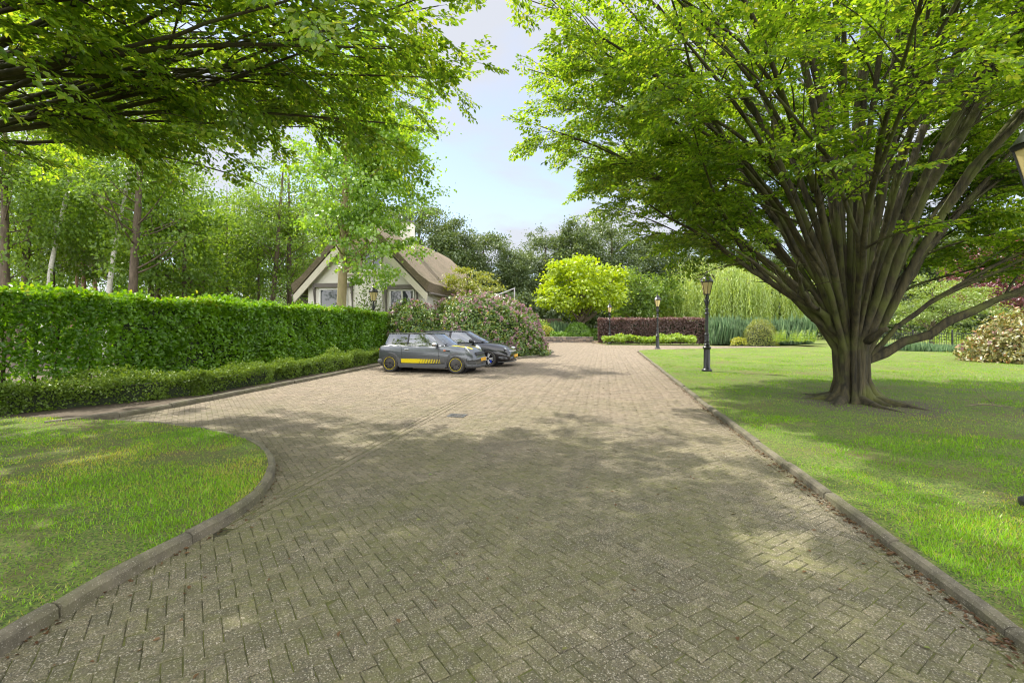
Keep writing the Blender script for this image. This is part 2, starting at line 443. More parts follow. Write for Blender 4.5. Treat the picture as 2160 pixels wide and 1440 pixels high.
# kerbs: separate stones swept along the edge, outward side away from the drive
t = NT('weathered kerb concrete')
kc = t.mix(t.ramp(t.noise(5, 6, .7), [(.3, 0), (.7, 1)]), (.055, .049, .034), (.165, .145, .102))
kc = t.mix(t.ramp(t.noise(2.3, 6, .7), [(.45, 0), (.7, .7)]), kc, (.10, .10, .04))
kc = t.mix(t.ramp(t.noise(110, 2), [(.6, 0), (.75, .6)]), kc, (.45, .42, .35))
t.principled(kc, .92, 0, t.bump(t.noise(90, 4), .6, .006)); M['kerb'] = t.m
def kerb(name, path, side, h=.10, w=.115, stone=1.0, seed=0):
    """side +1: the kerb lies to the left of the path direction"""
    P = [Vector((x, y)) for x, y in path]; rng = random.Random(seed)
    seg = [(b - a).length for a, b in zip(P[:-1], P[1:])]; tot = sum(seg)
    def at(s):
        for i, l in enumerate(seg):
            if s <= l or i == len(seg) - 1:
                return P[i].lerp(P[i + 1], min(1, s / l))
            s -= l
    mb = MB(); s = 0.0
    prof = [(0.0, -.06), (0.004, h * .72), (.025, h), (w - .012, h + .004), (w, h - .012), (w, -.06)]
    while s < tot - .05:
        e = min(s + stone, tot); m = max(2, int((e - s) / .14)); dz = rng.gauss(0, .006); do = rng.gauss(0, .007); vs, fs = [], []
        for i in range(m + 1):
            q = s + .007 + (e - s - .014) * i / m
            p = at(q); tng = (at(min(q + .15, tot)) - at(max(q - .15, 0))).normalized(); nr = Vector((-tng.y, tng.x)) * side
            ch = .006 if i in (0, m) else 0
            for o, z in prof:
                c = p + nr * (o + do); vs.append((c.x, c.y, z + dz + rng.gauss(0, .0012) - (ch if z > .03 else 0)))
        k = len(prof)
        for i in range(m):
            for j in range(k):
                fs.append((i * k + j, i * k + (j + 1) % k, (i + 1) * k + (j + 1) % k, (i + 1) * k + j))
        fs += [tuple(range(k)), tuple(m * k + j for j in range(k - 1, -1, -1))]
        mb.add(vs, fs); s = e
    return tag(mb.build(name, M['kerb'], bevel=0), kind='structure')
kerb('lawn_kerb', OVAL[:-6], 1, .085, .08, .9, 1)
kerb('hedge_kerb', HEDGEKERB, 1, .09, .10, 1.0, 2)
kerb('flowerbed_kerb', BEDKERB, 1, .09, .10, 1.0, 3)
kerb('driveway_kerb', RKERB + FARKERB[1:], -1, .06, .085, 1.0, 4)

def offset(path, w, side):
    P = [Vector(p) for p in path]; out = []
    for i, p in enumerate(P):
        tg = (P[min(i + 1, len(P) - 1)] - P[max(i - 1, 0)]).normalized(); q = p + Vector((-tg.y, tg.x)) * w * side; out.append((q.x, q.y))
    return out
LAWNL = offset(OVAL, .07, 1) + [(-7.6, 7.95), (-30, 8.2), (-30, -1)]
LAWNR = offset(RKERB, .075, -1) + offset(FARKERB, .075, -1)[1:] + [(24, 35.8), (24, 43), (90, 43), (90, -2), (2.2, -2)]
HEDGEBED = offset(HEDGEKERB, .09, 1) + [(-4.9, 24.2), (-40, 26), (-40, 8.1), (-8, 8.05)]
sheet('lawn_by_hedge', LAWNL, .075, M['lawn2'])
sheet('lawn_by_tree', LAWNR, .05, M['lawn'])
sheet('hedge_bed', HEDGEBED, .06, M['soil'])
sheet('flowerbed', offset(BEDKERB, .09, 1) + [(-8, 24), (-5, 21.8)], .055, M['soil'])

def grass():
    rng = np.random.default_rng(5); N = 900000
    th = rng.uniform(-1.12, 1.12, N); r = np.exp(rng.uniform(math.log(1.7), math.log(42), N))
    x, y = r * np.sin(th), r * np.cos(th)
    inl = inpoly(x, y, LAWNL) ; inr = inpoly(x, y, offset(RKERB, .13, -1) + LAWNR[len(RKERB):])
    dt = np.hypot(x - 7.1, y - 9.6)
    bare = vnoise(x, y, .9) * .5 + vnoise(x + 7, y, .33) * .33 + vnoise(x, y + 9, .13) * .17
    wear = np.clip(1.0 - dt / 5.0, 0, 1) * .5
    kd = (x - 2.51) - (y - 2.33) * .186          # distance from the right kerb
    wear = np.where(inr & (kd < .35), wear + .28 * (1 - kd / .35), wear)
    pr = np.clip((bare - np.where(inl, .26 + .12 * np.clip(4.6 - y, 0, 1.5), .29 + wear * .8)) * 4.5, np.where(r < 9, .16, .3), 1)
    ok = (inl | inr) & (rng.random(N) < pr)
    x, y, r, inl, bare = [q[ok] for q in (x, y, r, inl, bare)]
    n = len(x); z = np.where(inl, .075, .05)
    lush = np.clip((bare - .3) * 2.2, .25, 1.1)
    h = rng.uniform(.016, .042, n) * (.55 + .75 * lush); w = .0035 * (1 + .22 * np.minimum(r, 22)) * rng.uniform(.7, 1.3, n)
    a = rng.uniform(0, 2 * PI, n); ln = rng.uniform(.2, 1.0, n)
    o = np.stack([x, y, z - .004], 1); d = np.stack([np.cos(a) * ln, np.sin(a) * ln, np.ones(n)], 1)
    b = a + PI / 2 + rng.normal(0, .5, n); s = np.stack([np.cos(b), np.sin(b), np.zeros(n)], 1) * w[:, None] / 2
    tip = o + d * h[:, None]
    V = np.stack([o - s, o + s, tip], 1).reshape(-1, 3); F = np.arange(3 * n).reshape(-1, 3)
    rn = np.clip(rng.normal(.45, .25, n) + (vnoise(x, y, 1.1) - .5) * .75 + (vnoise(x + 3, y + 8, .35) - .5) * .5 + inl * .15, 0, 1)
    tag(np_mesh('lawn_grass', V, F, M['grassblade'], None, np.repeat(rn, 3)), 'short patchy green grass growing on the lawns beside the drive', 'grass', None, 'stuff')
grass()

def litter():
    rng = np.random.default_rng(8); O = []
    for (p0, p1) in zip(RKERB[:-1], RKERB[1:]):       # strip of brown leaves against the right kerb
        p0 = np.array(p0); p1 = np.array(p1); L = np.linalg.norm(p1 - p0); n = int(85 * min(L, 9))
        tt = rng.random(n) ** 1.3; off = np.abs(rng.normal(0, .045, n)) + .012
        q = p0 + (p1 - p0) * tt[:, None]; d = (p1 - p0) / L; q = q + np.stack([-d[1], d[0]], 0)[None] * off[:, None]
        O.append(np.c_[q, np.full(n, .003) + rng.random(n) * .01, rng.random(n) * .75])
    n = 520; x = rng.uniform(-5, 6, n); y = np.exp(rng.uniform(math.log(2), math.log(20), n)); k = inpoly(x, y, DRIVE)
    O.append(np.c_[x, y, np.full(n, .006), .35 + .65 * rng.random(n)][k])
    P = np.array(OVAL); i = rng.integers(4, len(P) - 8, 260); q = P[i] + rng.normal(0, .05, (260, 2)); k = inpoly(q[:, 0], q[:, 1], DRIVE)
    O.append(np.c_[q, np.full(260, .005), rng.random(260) * .8][k])
    P = np.array(HEDGEKERB); i = rng.integers(0, len(P) - 1, 300); q = P[i] + (P[i + 1] - P[i]) * rng.random((300, 1)) + rng.normal(0, .09, (300, 2)); k = inpoly(q[:, 0], q[:, 1], DRIVE)
    O.append(np.c_[q, np.full(300, .006), rng.random(300)][k])
    O = np.concatenate(O); n = len(O); a = rng.uniform(0, 2 * PI, n)
    d = np.stack([np.cos(a), np.sin(a), rng.normal(0, .15, n)], 1); nn = np.stack([rng.normal(0, .3, n), rng.normal(0, .3, n), np.ones(n)], 1)
    s = rng.uniform(.016, .042, n)
    tag(leaf_obj('fallen_leaves', O[:, :3], d, nn, s, s * .55, M['litter'], None, SIX, O[:, 3]), 'brown and green leaf litter lying along the kerbs and on the pavers', 'leaf litter', None, 'stuff')
litter()

# ------------------------------------------------------------------ sky, sun, camera
SUND = Vector((-.55, .43, 1.0)).normalized()
w = bpy.data.worlds.new('World'); SC.world = w; w.use_nodes = True; nt = w.node_tree; nt.nodes.clear()
def wn(t, **k):
    n = nt.nodes.new(t)
    for a, b in k.items(): setattr(n, a, b)
    return n
sky = wn('ShaderNodeTexSky', sky_type='NISHITA', sun_disc=False); sky.sun_elevation = math.asin(SUND.z); sky.sun_rotation = math.atan2(SUND.x, SUND.y)
sky.dust_density = .4; sky.ozone_density = 2.0; sky.air_density = 1.0
tc = wn('ShaderNodeTexCoord'); sx = wn('ShaderNodeSeparateXYZ'); nt.links.new(tc.outputs['Generated'], sx.inputs[0])
zz = wn('ShaderNodeMath', operation='ADD'); nt.links.new(sx.outputs['Z'], zz.inputs[0]); zz.inputs[1].default_value = .12
dv = []
for ax in 'XY':
    d = wn('ShaderNodeMath', operation='DIVIDE'); nt.links.new(sx.outputs[ax], d.inputs[0]); nt.links.new(zz.outputs[0], d.inputs[1]); dv.append(d)
cb = wn('ShaderNodeCombineXYZ'); nt.links.new(dv[0].outputs[0], cb.inputs[0]); nt.links.new(dv[1].outputs[0], cb.inputs[1])
nz = wn('ShaderNodeTexNoise'); nz.inputs['Scale'].default_value = .95; nz.inputs['Detail'].default_value = 7; nz.inputs['Roughness'].default_value = .55; nz.inputs['Distortion'].default_value = .35
mp = wn('ShaderNodeMapping'); mp.inputs['Location'].default_value = (3.1, 1.35, 0); nt.links.new(cb.outputs[0], mp.inputs[0]); nt.links.new(mp.outputs[0], nz.inputs['Vector'])
rp = wn('ShaderNodeValToRGB'); rp.color_ramp.elements[0].position = .40; rp.color_ramp.elements[1].position = .56
rp.color_ramp.elements[0].color = (.48,) * 3 + (1,); rp.color_ramp.elements[1].color = (.96,) * 3 + (1,)
nt.links.new(nz.outputs['Fac'], rp.inputs[0])
hz_ = wn('ShaderNodeMapRange'); hz_.inputs['From Min'].default_value = .0; hz_.inputs['From Max'].default_value = .30; hz_.inputs['To Min'].default_value = 1; hz_.inputs['To Max'].default_value = 0; nt.links.new(sx.outputs['Z'], hz_.inputs['Value'])
mxm = wn('ShaderNodeMath', operation='MAXIMUM'); nt.links.new(rp.outputs[0], mxm.inputs[0]); nt.links.new(hz_.outputs[0], mxm.inputs[1])
mx = wn('ShaderNodeMix', data_type='RGBA'); nt.links.new(mxm.outputs[0], mx.inputs[0]); nt.links.new(sky.outputs[0], mx.inputs[6]); 
# thin grey-white cloud ahead, unseen brighter cloud overhead and behind, added to lift shadows
br_ = wn('ShaderNodeMapRange'); br_.inputs['From Min'].default_value = .75; br_.inputs['From Max'].default_value = -.35; br_.inputs['To Min'].default_value = 0; br_.inputs['To Max'].default_value = 1; nt.links.new(sx.outputs['Y'], br_.inputs['Value'])
cm = wn('ShaderNodeMix', data_type='RGBA'); nt.links.new(br_.outputs[0], cm.inputs[0]); cm.inputs[6].default_value = (2.6, 2.68, 2.9, 1); cm.inputs[7].default_value = (13.5, 13.2, 13.0, 1); nt.links.new(cm.outputs[2], mx.inputs[7])
bg = wn('ShaderNodeBackground'); bg.inputs['Strength'].default_value = .15; nt.links.new(mx.outputs[2], bg.inputs[0])
wo = wn('ShaderNodeOutputWorld'); nt.links.new(bg.outputs[0], wo.inputs[0])

sun = bpy.data.lights.new('sun', 'SUN'); sun.energy = 4.3; sun.angle = R(.8); sun.color = (1, .94, .82)
so = bpy.data.objects.new('sun', sun); COL.objects.link(so); so.rotation_euler = SUND.to_track_quat('Z', 'Y').to_euler(); so.location = (-20, 15, 40)

cam = bpy.data.cameras.new('camera'); cam.sensor_width = 36; cam.lens = FP / 2160 * 36; cam.shift_y = -(720 - HZ) / 2160; cam.clip_end = 3000; cam.clip_start = .05
co_ = bpy.data.objects.new('camera', cam); COL.objects.link(co_); co_.location = (0, 0, EYE); co_.rotation_euler = (PI / 2, 0, 0); SC.camera = co_
SC.view_settings.view_transform = 'Standard'; SC.view_settings.look = 'None'; SC.view_settings.gamma = 1; SC.view_settings.exposure = 1.0
SC.render.engine = 'CYCLES'; cy = SC.cycles
cy.max_bounces = 6; cy.diffuse_bounces = 3; cy.glossy_bounces = 2; cy.transmission_bounces = 4; cy.transparent_max_bounces = 4
cy.caustics_reflective = cy.caustics_refractive = False; cy.use_denoising = True; cy.filter_width = 1.15; cy.sample_clamp_indirect = 6
# ------------------------------------------------------------------ trees
def rotmats(d, roll, rng):
    """rotation matrices whose x axis is d; y axis roughly horizontal, rolled"""
    d = unit(d); up = np.tile([[0., 0., 1.]], (len(d), 1)) + rng.normal(0, .05, (len(d), 3))
    y = unit(np.cross(up, d)); z = np.cross(d, y); c, s = np.cos(roll)[:, None], np.sin(roll)[:, None]
    y2 = y * c + z * s; z2 = -y * s + z * c
    return np.stack([d, y2, z2], 2)                 # columns

def spray_template(rng, length=.62, leaf_every=.034, nside=9):
    """a flat leafy branchlet along +x: leaf origins, directions, normals, twig segments"""
    o, d, n, p0, p1, r = [], [], [], [], [], []
    ts = np.linspace(0, 1, 5); main = np.stack([ts * length, .02 * np.sin(ts * 3), -.10 * length * ts ** 2], 1)
    for a, b in zip(main[:-1], main[1:]): p0.append(a); p1.append(b); r.append(.0035)
    def lf(p, ang, tilt):
        o.append(p); d.append((math.cos(ang), math.sin(ang), rng.normal(-.15, .22))); n.append((rng.normal(0, .25), rng.normal(0, .25) + tilt, 1))
    for i in range(nside):
        t = .15 + .85 * i / nside; s = 1 if i % 2 else -1; b = np.array([t * length, .02 * math.sin(t * 3), -.10 * length * t * t])
        L = length * .55 * (1 - .55 * t) * rng.uniform(.7, 1.2); ang = s * rng.uniform(.6, .95); q = b + np.array([math.cos(ang) * L, math.sin(ang) * L, -.10 * L + rng.normal(0, .02)])
        p0.append(b); p1.append(q); r.append(.002)
        k = max(2, int(L / leaf_every))
        for j in range(k):
            u = (j + .6) / k; lf(b + (q - b) * u, ang + (.85 if j % 2 else -.85) * rng.uniform(.6, 1.1), 0)
        lf(q, ang, 0)
    lf(main[-1], 0, 0)
    return [np.array(x, float) for x in (o, d, n, p0, p1, r)]

def bez(p0, p1, p2, n):
    t = np.linspace(0, 1, n)[:, None]
    return (1 - t) ** 2 * p0 + 2 * t * (1 - t) * p1 + t * t * p2
def wobble(P, amp, rng):
    k = len(P); w = rng.normal(0, amp, (k, 3)); w[0] = 0; w[1] *= .3
    return P + np.cumsum(w, 0) * .35

def hornbeam(name, label, loc, seed, ends, ring, split, leafsize, nsec, nspray, zmin, bark='bark_horn', tstart=.22, stubs=(), topthin=.38, roots=0):
    """a many stemmed tree: ends = list of end points (local) of the stems; ring = ring radius of the fused trunk"""
    rng = np.random.default_rng(seed); root = thing(name, label, 'tree', loc)
    wood = MB(); spos, sdir = [], []
    p0s, p1s, ras, rbs = [], [], [], []
    tmpl = [spray_template(rng) for _ in range(5)]
    for (E, rad, stub) in ends:
        E = np.array(E, float); az = math.atan2(E[1], E[0]); hor = math.hypot(E[0], E[1])
        incl = min(1, hor / max(.5, E[2])); rr = ring * (.18 + .82 * min(1, incl * 1.15)) * rng.uniform(.8, 1.0)
        sz = split * rng.uniform(.8, 1.25) * (1.4 - .5 * min(1, incl))
        c = np.array([math.cos(az), math.sin(az), 0])
        root_pts = np.array([c * rr * 2.0 + [0, 0, -.12], c * rr * 1.25 + [0, 0, .12], c * rr * .95 + [0, 0, .42], c * rr * 1.0 + [0, 0, sz]])
        P0 = root_pts[-1]; up = (.72 if E[2] > 5 else .62) if stub is None else stub
        P1 = P0 + np.array([(E - P0)[0] * .33, (E - P0)[1] * .33, (E - P0)[2] * up])
        B = wobble(bez(P0, P1, E, 13), .075, rng)
        pts = np.concatenate([root_pts[:-1], B]); n = len(pts)
        tt = np.linspace(0, 1, 13)
        rads = [rad * 1.9, rad * 1.15, rad * .95] + list(rad * (1 - tt) ** .8 * (1.0 - .12 * tt) + .010)
        rads = [r_ * rng.uniform(.88, 1.16) for r_ in rads]; pts[1:9] += rng.normal(0, .022, (8, 3))
        wood.tube(pts, rads, 10 if rad > .06 else 6)
        runs = [(B, rads[3:], 1.0)]
        if rad > .035:
            for q in range(2 if hor > 3 else 1):                # forks
                i0 = rng.integers(2, 7); da = rng.uniform(.12, .42) * (1 if q % 2 else -1) * (1 if rng.random() < .7 else -1); cs, sn = math.cos(da), math.sin(da)
                E2 = np.array([E[0] * cs - E[1] * sn, E[0] * sn + E[1] * cs, E[2] + rng.uniform(-.3, 1.3)]) * rng.uniform(.88, 1.02); tg = unit(B[i0 + 1] - B[i0])
                B2 = wobble(bez(B[i0], B[i0] + tg * np.linalg.norm(E2 - B[i0]) * .45, E2, 13), .06, rng); r2 = rads[3 + i0] * .72; rr2 = [r2 * (1 - k_ / 12) ** .8 + .008 for k_ in range(13)]; wood.tube(B2, rr2, 8); runs.append((B2, rr2, .62))
        for B, brad, share in runs:
            L = np.linalg.norm(np.diff(B, axis=0), axis=1).sum()
            ks = max(3, int(nsec * L / 7 * share))
            for j in range(ks):
                t = tstart + (.98 - tstart) * (j + rng.random()) / ks; i = min(11, int(t * 12)); b = B[i] + (B[i + 1] - B[i]) * (t * 12 - i)
                tg = unit(B[i + 1] - B[i]); out = unit(np.array([b[0], b[1], 0.0]) + 1e-6)
                sidev = unit(np.cross(tg, [0, 0, 1.0]) * (1 if j % 2 else -1) + rng.normal(0, .45, 3))
                dr = unit(tg * rng.uniform(.55, 1.0) + sidev * rng.uniform(.5, .95) + out * .25 + np.array([0, 0, rng.uniform(-.15, .25)]))
                l2 = rng.uniform(.9, 2.1) * (1.15 - .55 * t) * min(1.0, L / 6 + .2)
                e2 = b + dr * l2 + np.array([0, 0, -.10 * l2]); C = wobble(bez(b, b + dr * l2 * .5 + np.array([0, 0, .10 * l2]), e2, 6), .04, rng)
                r2 = max(.007, min(.45 * brad[min(i, len(brad) - 1)], .028)); wood.tube(C, list(np.linspace(r2, .004, 6)), 4)
                m = max(2, int(nspray * l2))
                for q in range(m):
                    u = .25 + .75 * (q + rng.random()) / m; ii = min(4, int(u * 5)); pb = C[ii] + (C[ii + 1] - C[ii]) * (u * 5 - ii); tg2 = unit(C[ii + 1] - C[ii])
                    hs = unit(np.cross(tg2, [0, 0, 1.0])) * (1 if q % 2 else -1)
                    spos.append(pb); sdir.append(tg2 * rng.uniform(.5, 1.0) + hs * rng.uniform(.3, 1.0) + np.array([0, 0, rng.uniform(-.28, .12)]))
                spos.append(C[-1]); sdir.append(C[-1] - C[-2] + np.array([0, 0, -.03]))
            spos.append(B[-1]); sdir.append(B[-1] - B[-2])
    S = np.array(spos); D = np.array(sdir); hd = np.hypot(S[:, 0], S[:, 1])
    k = S[:, 2] + loc[2] > (np.maximum(3.7, 1.75 + .34 * (S[:, 1] + loc[1])) if zmin > 3 else np.minimum(2.0 + .33 * hd - .10 * np.clip(S[:, 0], 0, 9) + .10 * np.clip(-S[:, 1], 0, 9), 4.2))
    if zmin < 3: k &= (S[:, 0] > -7.0) & ((S[:, 1] > -1.0) | (rng.random(len(S)) > np.where(S[:, 2] > 5.5, .35, .55)) | (S[:, 0] < -4.5))
    k &= (S[:, 2] < 7.6 + .12 * S[:, 1]) | (rng.random(len(S)) > topthin)      # unseen crown top thinned to let light into the tree
    S, D = S[k], D[k]; which = rng.integers(0, 5, len(S)); sc = rng.uniform(.75, 1.35, len(S))
    O_, D_, N_, T0, T1, TR = [], [], [], [], [], []
    for w_ in range(5):
        m = which == w_
        if not m.any(): continue
        o, d, n, a, b, r = tmpl[w_]; Rm = rotmats(D[m], rng.normal(0, .35, m.sum()), rng); s = sc[m][:, None, None]
        tr = lambda x: np.einsum('mij,kj->mki', Rm, x)
        O_.append((S[m][:, None] + tr(o) * s).reshape(-1, 3)); D_.append(tr(d).reshape(-1, 3)); N_.append(tr(n).reshape(-1, 3))
        T0.append((S[m][:, None] + tr(a) * s).reshape(-1, 3)); T1.append((S[m][:, None] + tr(b) * s).reshape(-1, 3)); TR.append(np.tile(r, m.sum()))
    O_, D_, N_, T0, T1, TR = [np.concatenate(x) for x in (O_, D_, N_, T0, T1, TR)]
    n = len(O_); sz = leafsize * rng.uniform(.75, 1.2, n)
    for q in range(roots):
        a_ = 2 * PI * q / roots + rng.uniform(-.3, .3); L_ = rng.uniform(.7, 1.5); P_ = np.array([[math.cos(a_ + .25 * t_ * math.sin(q)) * (.25 + L_ * t_), math.sin(a_ + .25 * t_ * math.sin(q)) * (.25 + L_ * t_),   .10 * (1 - t_) ** 2 - .05] for t_ in np.linspace(0, 1, 8)])
        wood.tube(wobble(P_, .02, rng) * np.array([1, 1, 1]), list(np.linspace(.12, .02, 8)), 7)
    for a_, z_ in stubs:                                    # broken-off limb stubs low on the trunk
        c = np.array([math.cos(a_), math.sin(a_), 0]); wood.tube([c * .30 + [0, 0, z_ - .12], c * .48 + [0, 0, z_ - .02], c * .62 + [0, 0, z_ + .10], c * .72 + [0, 0, z_ + .13]], [.10, .08, .06, .045], 8, True)
    wood.build('trunk', M[bark], root, smooth=True)
    crown = leaf_obj('crown', O_, D_ + rng.normal(0, .12, (n, 3)), N_ + rng.normal(0, .25, (n, 3)), sz, sz * .58, M['hornbeam'], root, SIX, rng=rng)
    V, F = twig_arrays(T0, T1, TR, TR * .5); np_mesh('twigs', V, F, M['bark_bough'], crown)
    open('/tmp/leaves.txt','a').write('%s %d %d\n' % (name, n, len(S)))
    return root

# --- the big many-stemmed tree on the right lawn
rg = np.random.default_rng(21); ends = []
cen = np.array([0, 0, 8.0]); ax = (7.2, 7.0, 6.3)
def crown_end(az, el):
    v = np.array([math.cos(az) * math.cos(el), math.sin(az) * math.cos(el), math.sin(el)])
    return cen + v * np.array(ax) * rg.uniform(.86, 1.0)
nst = 0
for el, cnt, rad in ((-.70, 7, .05), (-.42, 10, .072), (-.12, 12, .085), (.22, 11, .09), (.6, 10, .095), (1.05, 8, .095)):
    for q in range(cnt):
        az = 2 * PI * (q + rg.uniform(-.3, .3)) / cnt + el * 3
        if math.sin(az) < -.25 and ((el < -.3 and math.cos(az) > -.75 and q % 3) or (el < .3 and q % 5 < 2)): continue
        ends.append((crown_end(az, el + rg.uniform(-.12, .12)), rad * rg.uniform(.45, .95), None))
ends.append(((5.6, -1.3, 3.3), .10, .34)); ends.append(((-4.4, -.6, 4.0), .07, .5)); ends.append(((4.9, .6, 6.2), .12, .40)); ends.append(((-3.4, -1.4, 2.9), .07, .62))
TREE_R = (7.1, 9.9, .07)
hornbeam('hornbeam_tree', 'huge many-stemmed tree fanning out from one fluted mossy trunk on the lawn', TREE_R, 33, ends, .29, 1.15, .088, 10, 4.4, 2.5, 'bark_horn', .30, ((-.1, .95), (2.6, 1.55), (-1.3, 1.35)), .80, 13)
# --- the tree off the left edge whose boughs hang over the drive
rg = np.random.default_rng(5); ends = []
cen = np.array([0, 0, 7.6]); ax = (7.4, 7.0, 5.0)
for el, cnt, rad in ((-.50, 7, .05), (-.30, 9, .06), (-.02, 9, .065), (.35, 5, .08), (.8, 3, .09)):
    for q in range(cnt):
        az = 2 * PI * (q + rg.uniform(-.3, .3)) / cnt + el * 2
        ends.append((crown_end(az, el + rg.uniform(-.1, .1)), rad * rg.uniform(.7, 1.2), None))
ends += [((7.6, 1.6, 5.0), .085, .85), ((7.2, 3.2, 4.9), .075, .86), ((6.6, -.3, 5.2), .09, .82), ((8.2, .8, 6.2), .075, .75), ((6.0, 4.6, 5.2), .07, .85), ((8.0, 3.4, 5.6), .07, .8), ((8.1, 4.8, 6.6), .07, .75), ((8.5, 2.4, 7.2), .07, .7), ((8.3, 4.0, 8.6), .07, .65), ((9.2, 1.0, 8.8), .07, .85), ((10.0, .2, 9.2), .07, .85), ((8.6, -1.6, 7.6), .07, .85)]
ends = [(e_, r_ * .58, s_) for e_, r_, s_ in ends]
TREE_L = (-9.3, 4.6, .08)
hornbeam('overhanging_tree', 'tree at the left edge with long boughs sweeping out over the lawn and drive', TREE_L, 44, ends, .36, 2.3, .088, 8, 2.1, 3.75, 'bark_bough', .36)

# --- generic broadleaf / pine builder; returns (wood MB, leaf arrays)
def gen_tree(seed, H, tr, cbase, crx, nlimb, ncl, per, leaf, clump=.9, lean=(0, 0), top=1.0, flat=.6, shell=.55, limb_r=.35, drop=-.1, asym=(0, 0), narrow=1.0):
    rng = np.random.default_rng(seed); wood = MB()
    n = 9; t = np.linspace(0, 1, n); ht = H * .93
    P = np.stack([lean[0] * t ** 1.2 + rng.normal(0, .05, n).cumsum() * .5, lean[1] * t + rng.normal(0, .05, n).cumsum() * .5, t * ht - .1], 1); P[0, :2] = 0
    wood.tube(P, list(tr * (1 - t) ** .75 * (1 + .45 * np.exp(-t * 30)) + .02), 9)
    cz = (H + cbase) / 2; hz = (H - cbase) / 2
    u = rng.normal(0, 1, (ncl, 3)); u = unit(u); rr = (shell + (1 - shell) * rng.random(ncl)) ; rr = np.where(rng.random(ncl) < .25, rr * rng.random(ncl), rr)
    prof = np.where(u[:, 2] * rr < 0, 1.0, narrow)[:, None]
    C = np.stack([u[:, 0] * rr * crx, u[:, 1] * rr * crx, u[:, 2] * rr * hz], 1); C[:, :2] *= prof
    tz = np.clip((C[:, 2] + cz) / H, 0, 1)
    C[:, 0] += lean[0] * tz + asym[0]; C[:, 1] += lean[1] * tz + asym[1]; C[:, 2] += cz
    pick = rng.permutation(ncl)[:nlimb]
    for i in pick:
        e = C[i]; b0 = np.clip((e[2] - np.hypot(e[0], e[1]) * .55) / ht, cbase / H * .75, .92); k = min(n - 2, int(b0 * (n - 1))); f = b0 * (n - 1) - k
        b = P[k] * (1 - f) + P[k + 1] * f; mid = b + (e - b) * .5 + np.array([0, 0, drop * np.linalg.norm(e - b)])
        r0 = max(.02, tr * limb_r * (1 - b0)); B = wobble(bez(b, mid, e, 6), .06, rng); wood.tube(B, list(np.linspace(r0, .012, 6)), 5)
        for q in range(2):
            j = rng.integers(2, 5); e2 = C[np.argsort(np.linalg.norm(C - B[j], axis=1))[1 + q]]; wood.tube(bez(B[j], (B[j] + e2) / 2 + rng.normal(0, .1, 3), e2, 4), [r0 * .45, r0 * .3, r0 * .2, .01], 4)
    o = np.repeat(C, per, 0) + rng.normal(0, 1, (ncl * per, 3)) * np.array([clump, clump, clump * flat]) * np.repeat(rng.uniform(.55, 1.15, ncl), per)[:, None]
    o = o[o[:, 2] > cbase * .6]; m = len(o)
    cc = np.array([lean[0] * .6, lean[1] * .6, cz]); d = unit(o - cc) + rng.normal(0, .7, (m, 3)) + np.array([0, 0, -.2]); nn = rng.normal(0, .55, (m, 3)) + np.array([0, 0, .9]) + unit(o - cc) * .4
    return wood, (o, d, nn, leaf * rng.uniform(.7, 1.25, m))
def make_tree(name, label, loc, leafm, bark, group=None, ratio=.62, rz=0, cat='tree', **k):
    wood, (o, d, n, L) = gen_tree(**k); r = thing(name, label, cat, loc, rz, group)
    wood.build('trunk', M[bark], r, smooth=True); leaf_obj('crown', o, d, n, L, L * ratio, M[leafm], r, rng=np.random.default_rng(k['seed'] + 100)); return r

# maple in front of the house
make_tree('maple_tree', 'slim pale-barked tree with wind-blown leaves standing before the white house', (X(716, 22.5), 22.5, .05), 'maple', 'bark_maple', seed=3, H=15.5, tr=.24, cbase=3.0, crx=3.5,
          nlimb=34, ncl=260, per=95, leaf=.17, clump=.36, lean=(.6, 0), flat=.55, shell=.35, asym=(1.0, 0), limb_r=.3, ratio=.8)

# woodland behind the hedge: prototypes first, then copies
def proto(name, leafm, bark, **k): return make_tree(name, None, (0, 0, -200), leafm, bark, **k)
WOODG = 'trees of the wood behind the hedge'
protos = {
 'oak': dict(name='oak_tree', leafm='wood1', bark='bark_brown', seed=11, H=17, tr=.24, cbase=3.4, crx=4.6, nlimb=30, ncl=95, per=80, leaf=.21, clump=.6),
 'oak2': dict(name='oak_tree', leafm='wood1', bark='bark_brown', seed=12, H=19, tr=.25, cbase=4.2, crx=4.2, nlimb=30, ncl=90, per=80, leaf=.21, clump=.58, lean=(1.2, 0)),
 'slim': dict(name='slim_tree', leafm='wood2', bark='bark_brown', seed=13, H=14, tr=.10, cbase=2.4, crx=2.7, nlimb=18, ncl=75, per=80, leaf=.24, clump=.62),
 'fork': dict(name='slim_tree', leafm='wood1', bark='bark_brown', seed=19, H=13, tr=.15, cbase=2.0, crx=3.3, nlimb=26, ncl=85, per=80, leaf=.25, clump=.6, limb_r=.7),
 'birch': dict(name='birch_tree', leafm='wood1', bark='bark_birch', seed=14, H=15, tr=.12, cbase=5.5, crx=2.2, nlimb=14, ncl=60, per=80, leaf=.20, clump=.55, lean=(2.3, 0)),
 'pine': dict(name='pine_tree', leafm='pine', bark='bark_pine', seed=15, H=12, tr=.15, cbase=5.2, crx=2.9, nlimb=26, ncl=52, per=120, leaf=.30, clump=.5, flat=.35, lean=(.7, .3), limb_r=.4, ratio=.14),
 'dark': dict(name='dark_tree', leafm='dark', bark='bark_brown', seed=16, H=19, tr=.45, cbase=1.5, crx=6.0, nlimb=16, ncl=260, per=110, leaf=.34, clump=.75, shell=.62),
 'dark2': dict(name='dark_tree', leafm='dark', bark='bark_brown', seed=17, H=17, tr=.4, cbase=1.0, crx=5.2, nlimb=16, ncl=240, per=110, leaf=.33, clump=.7, shell=.62, narrow=.8),
}
used = {}
WS = {}
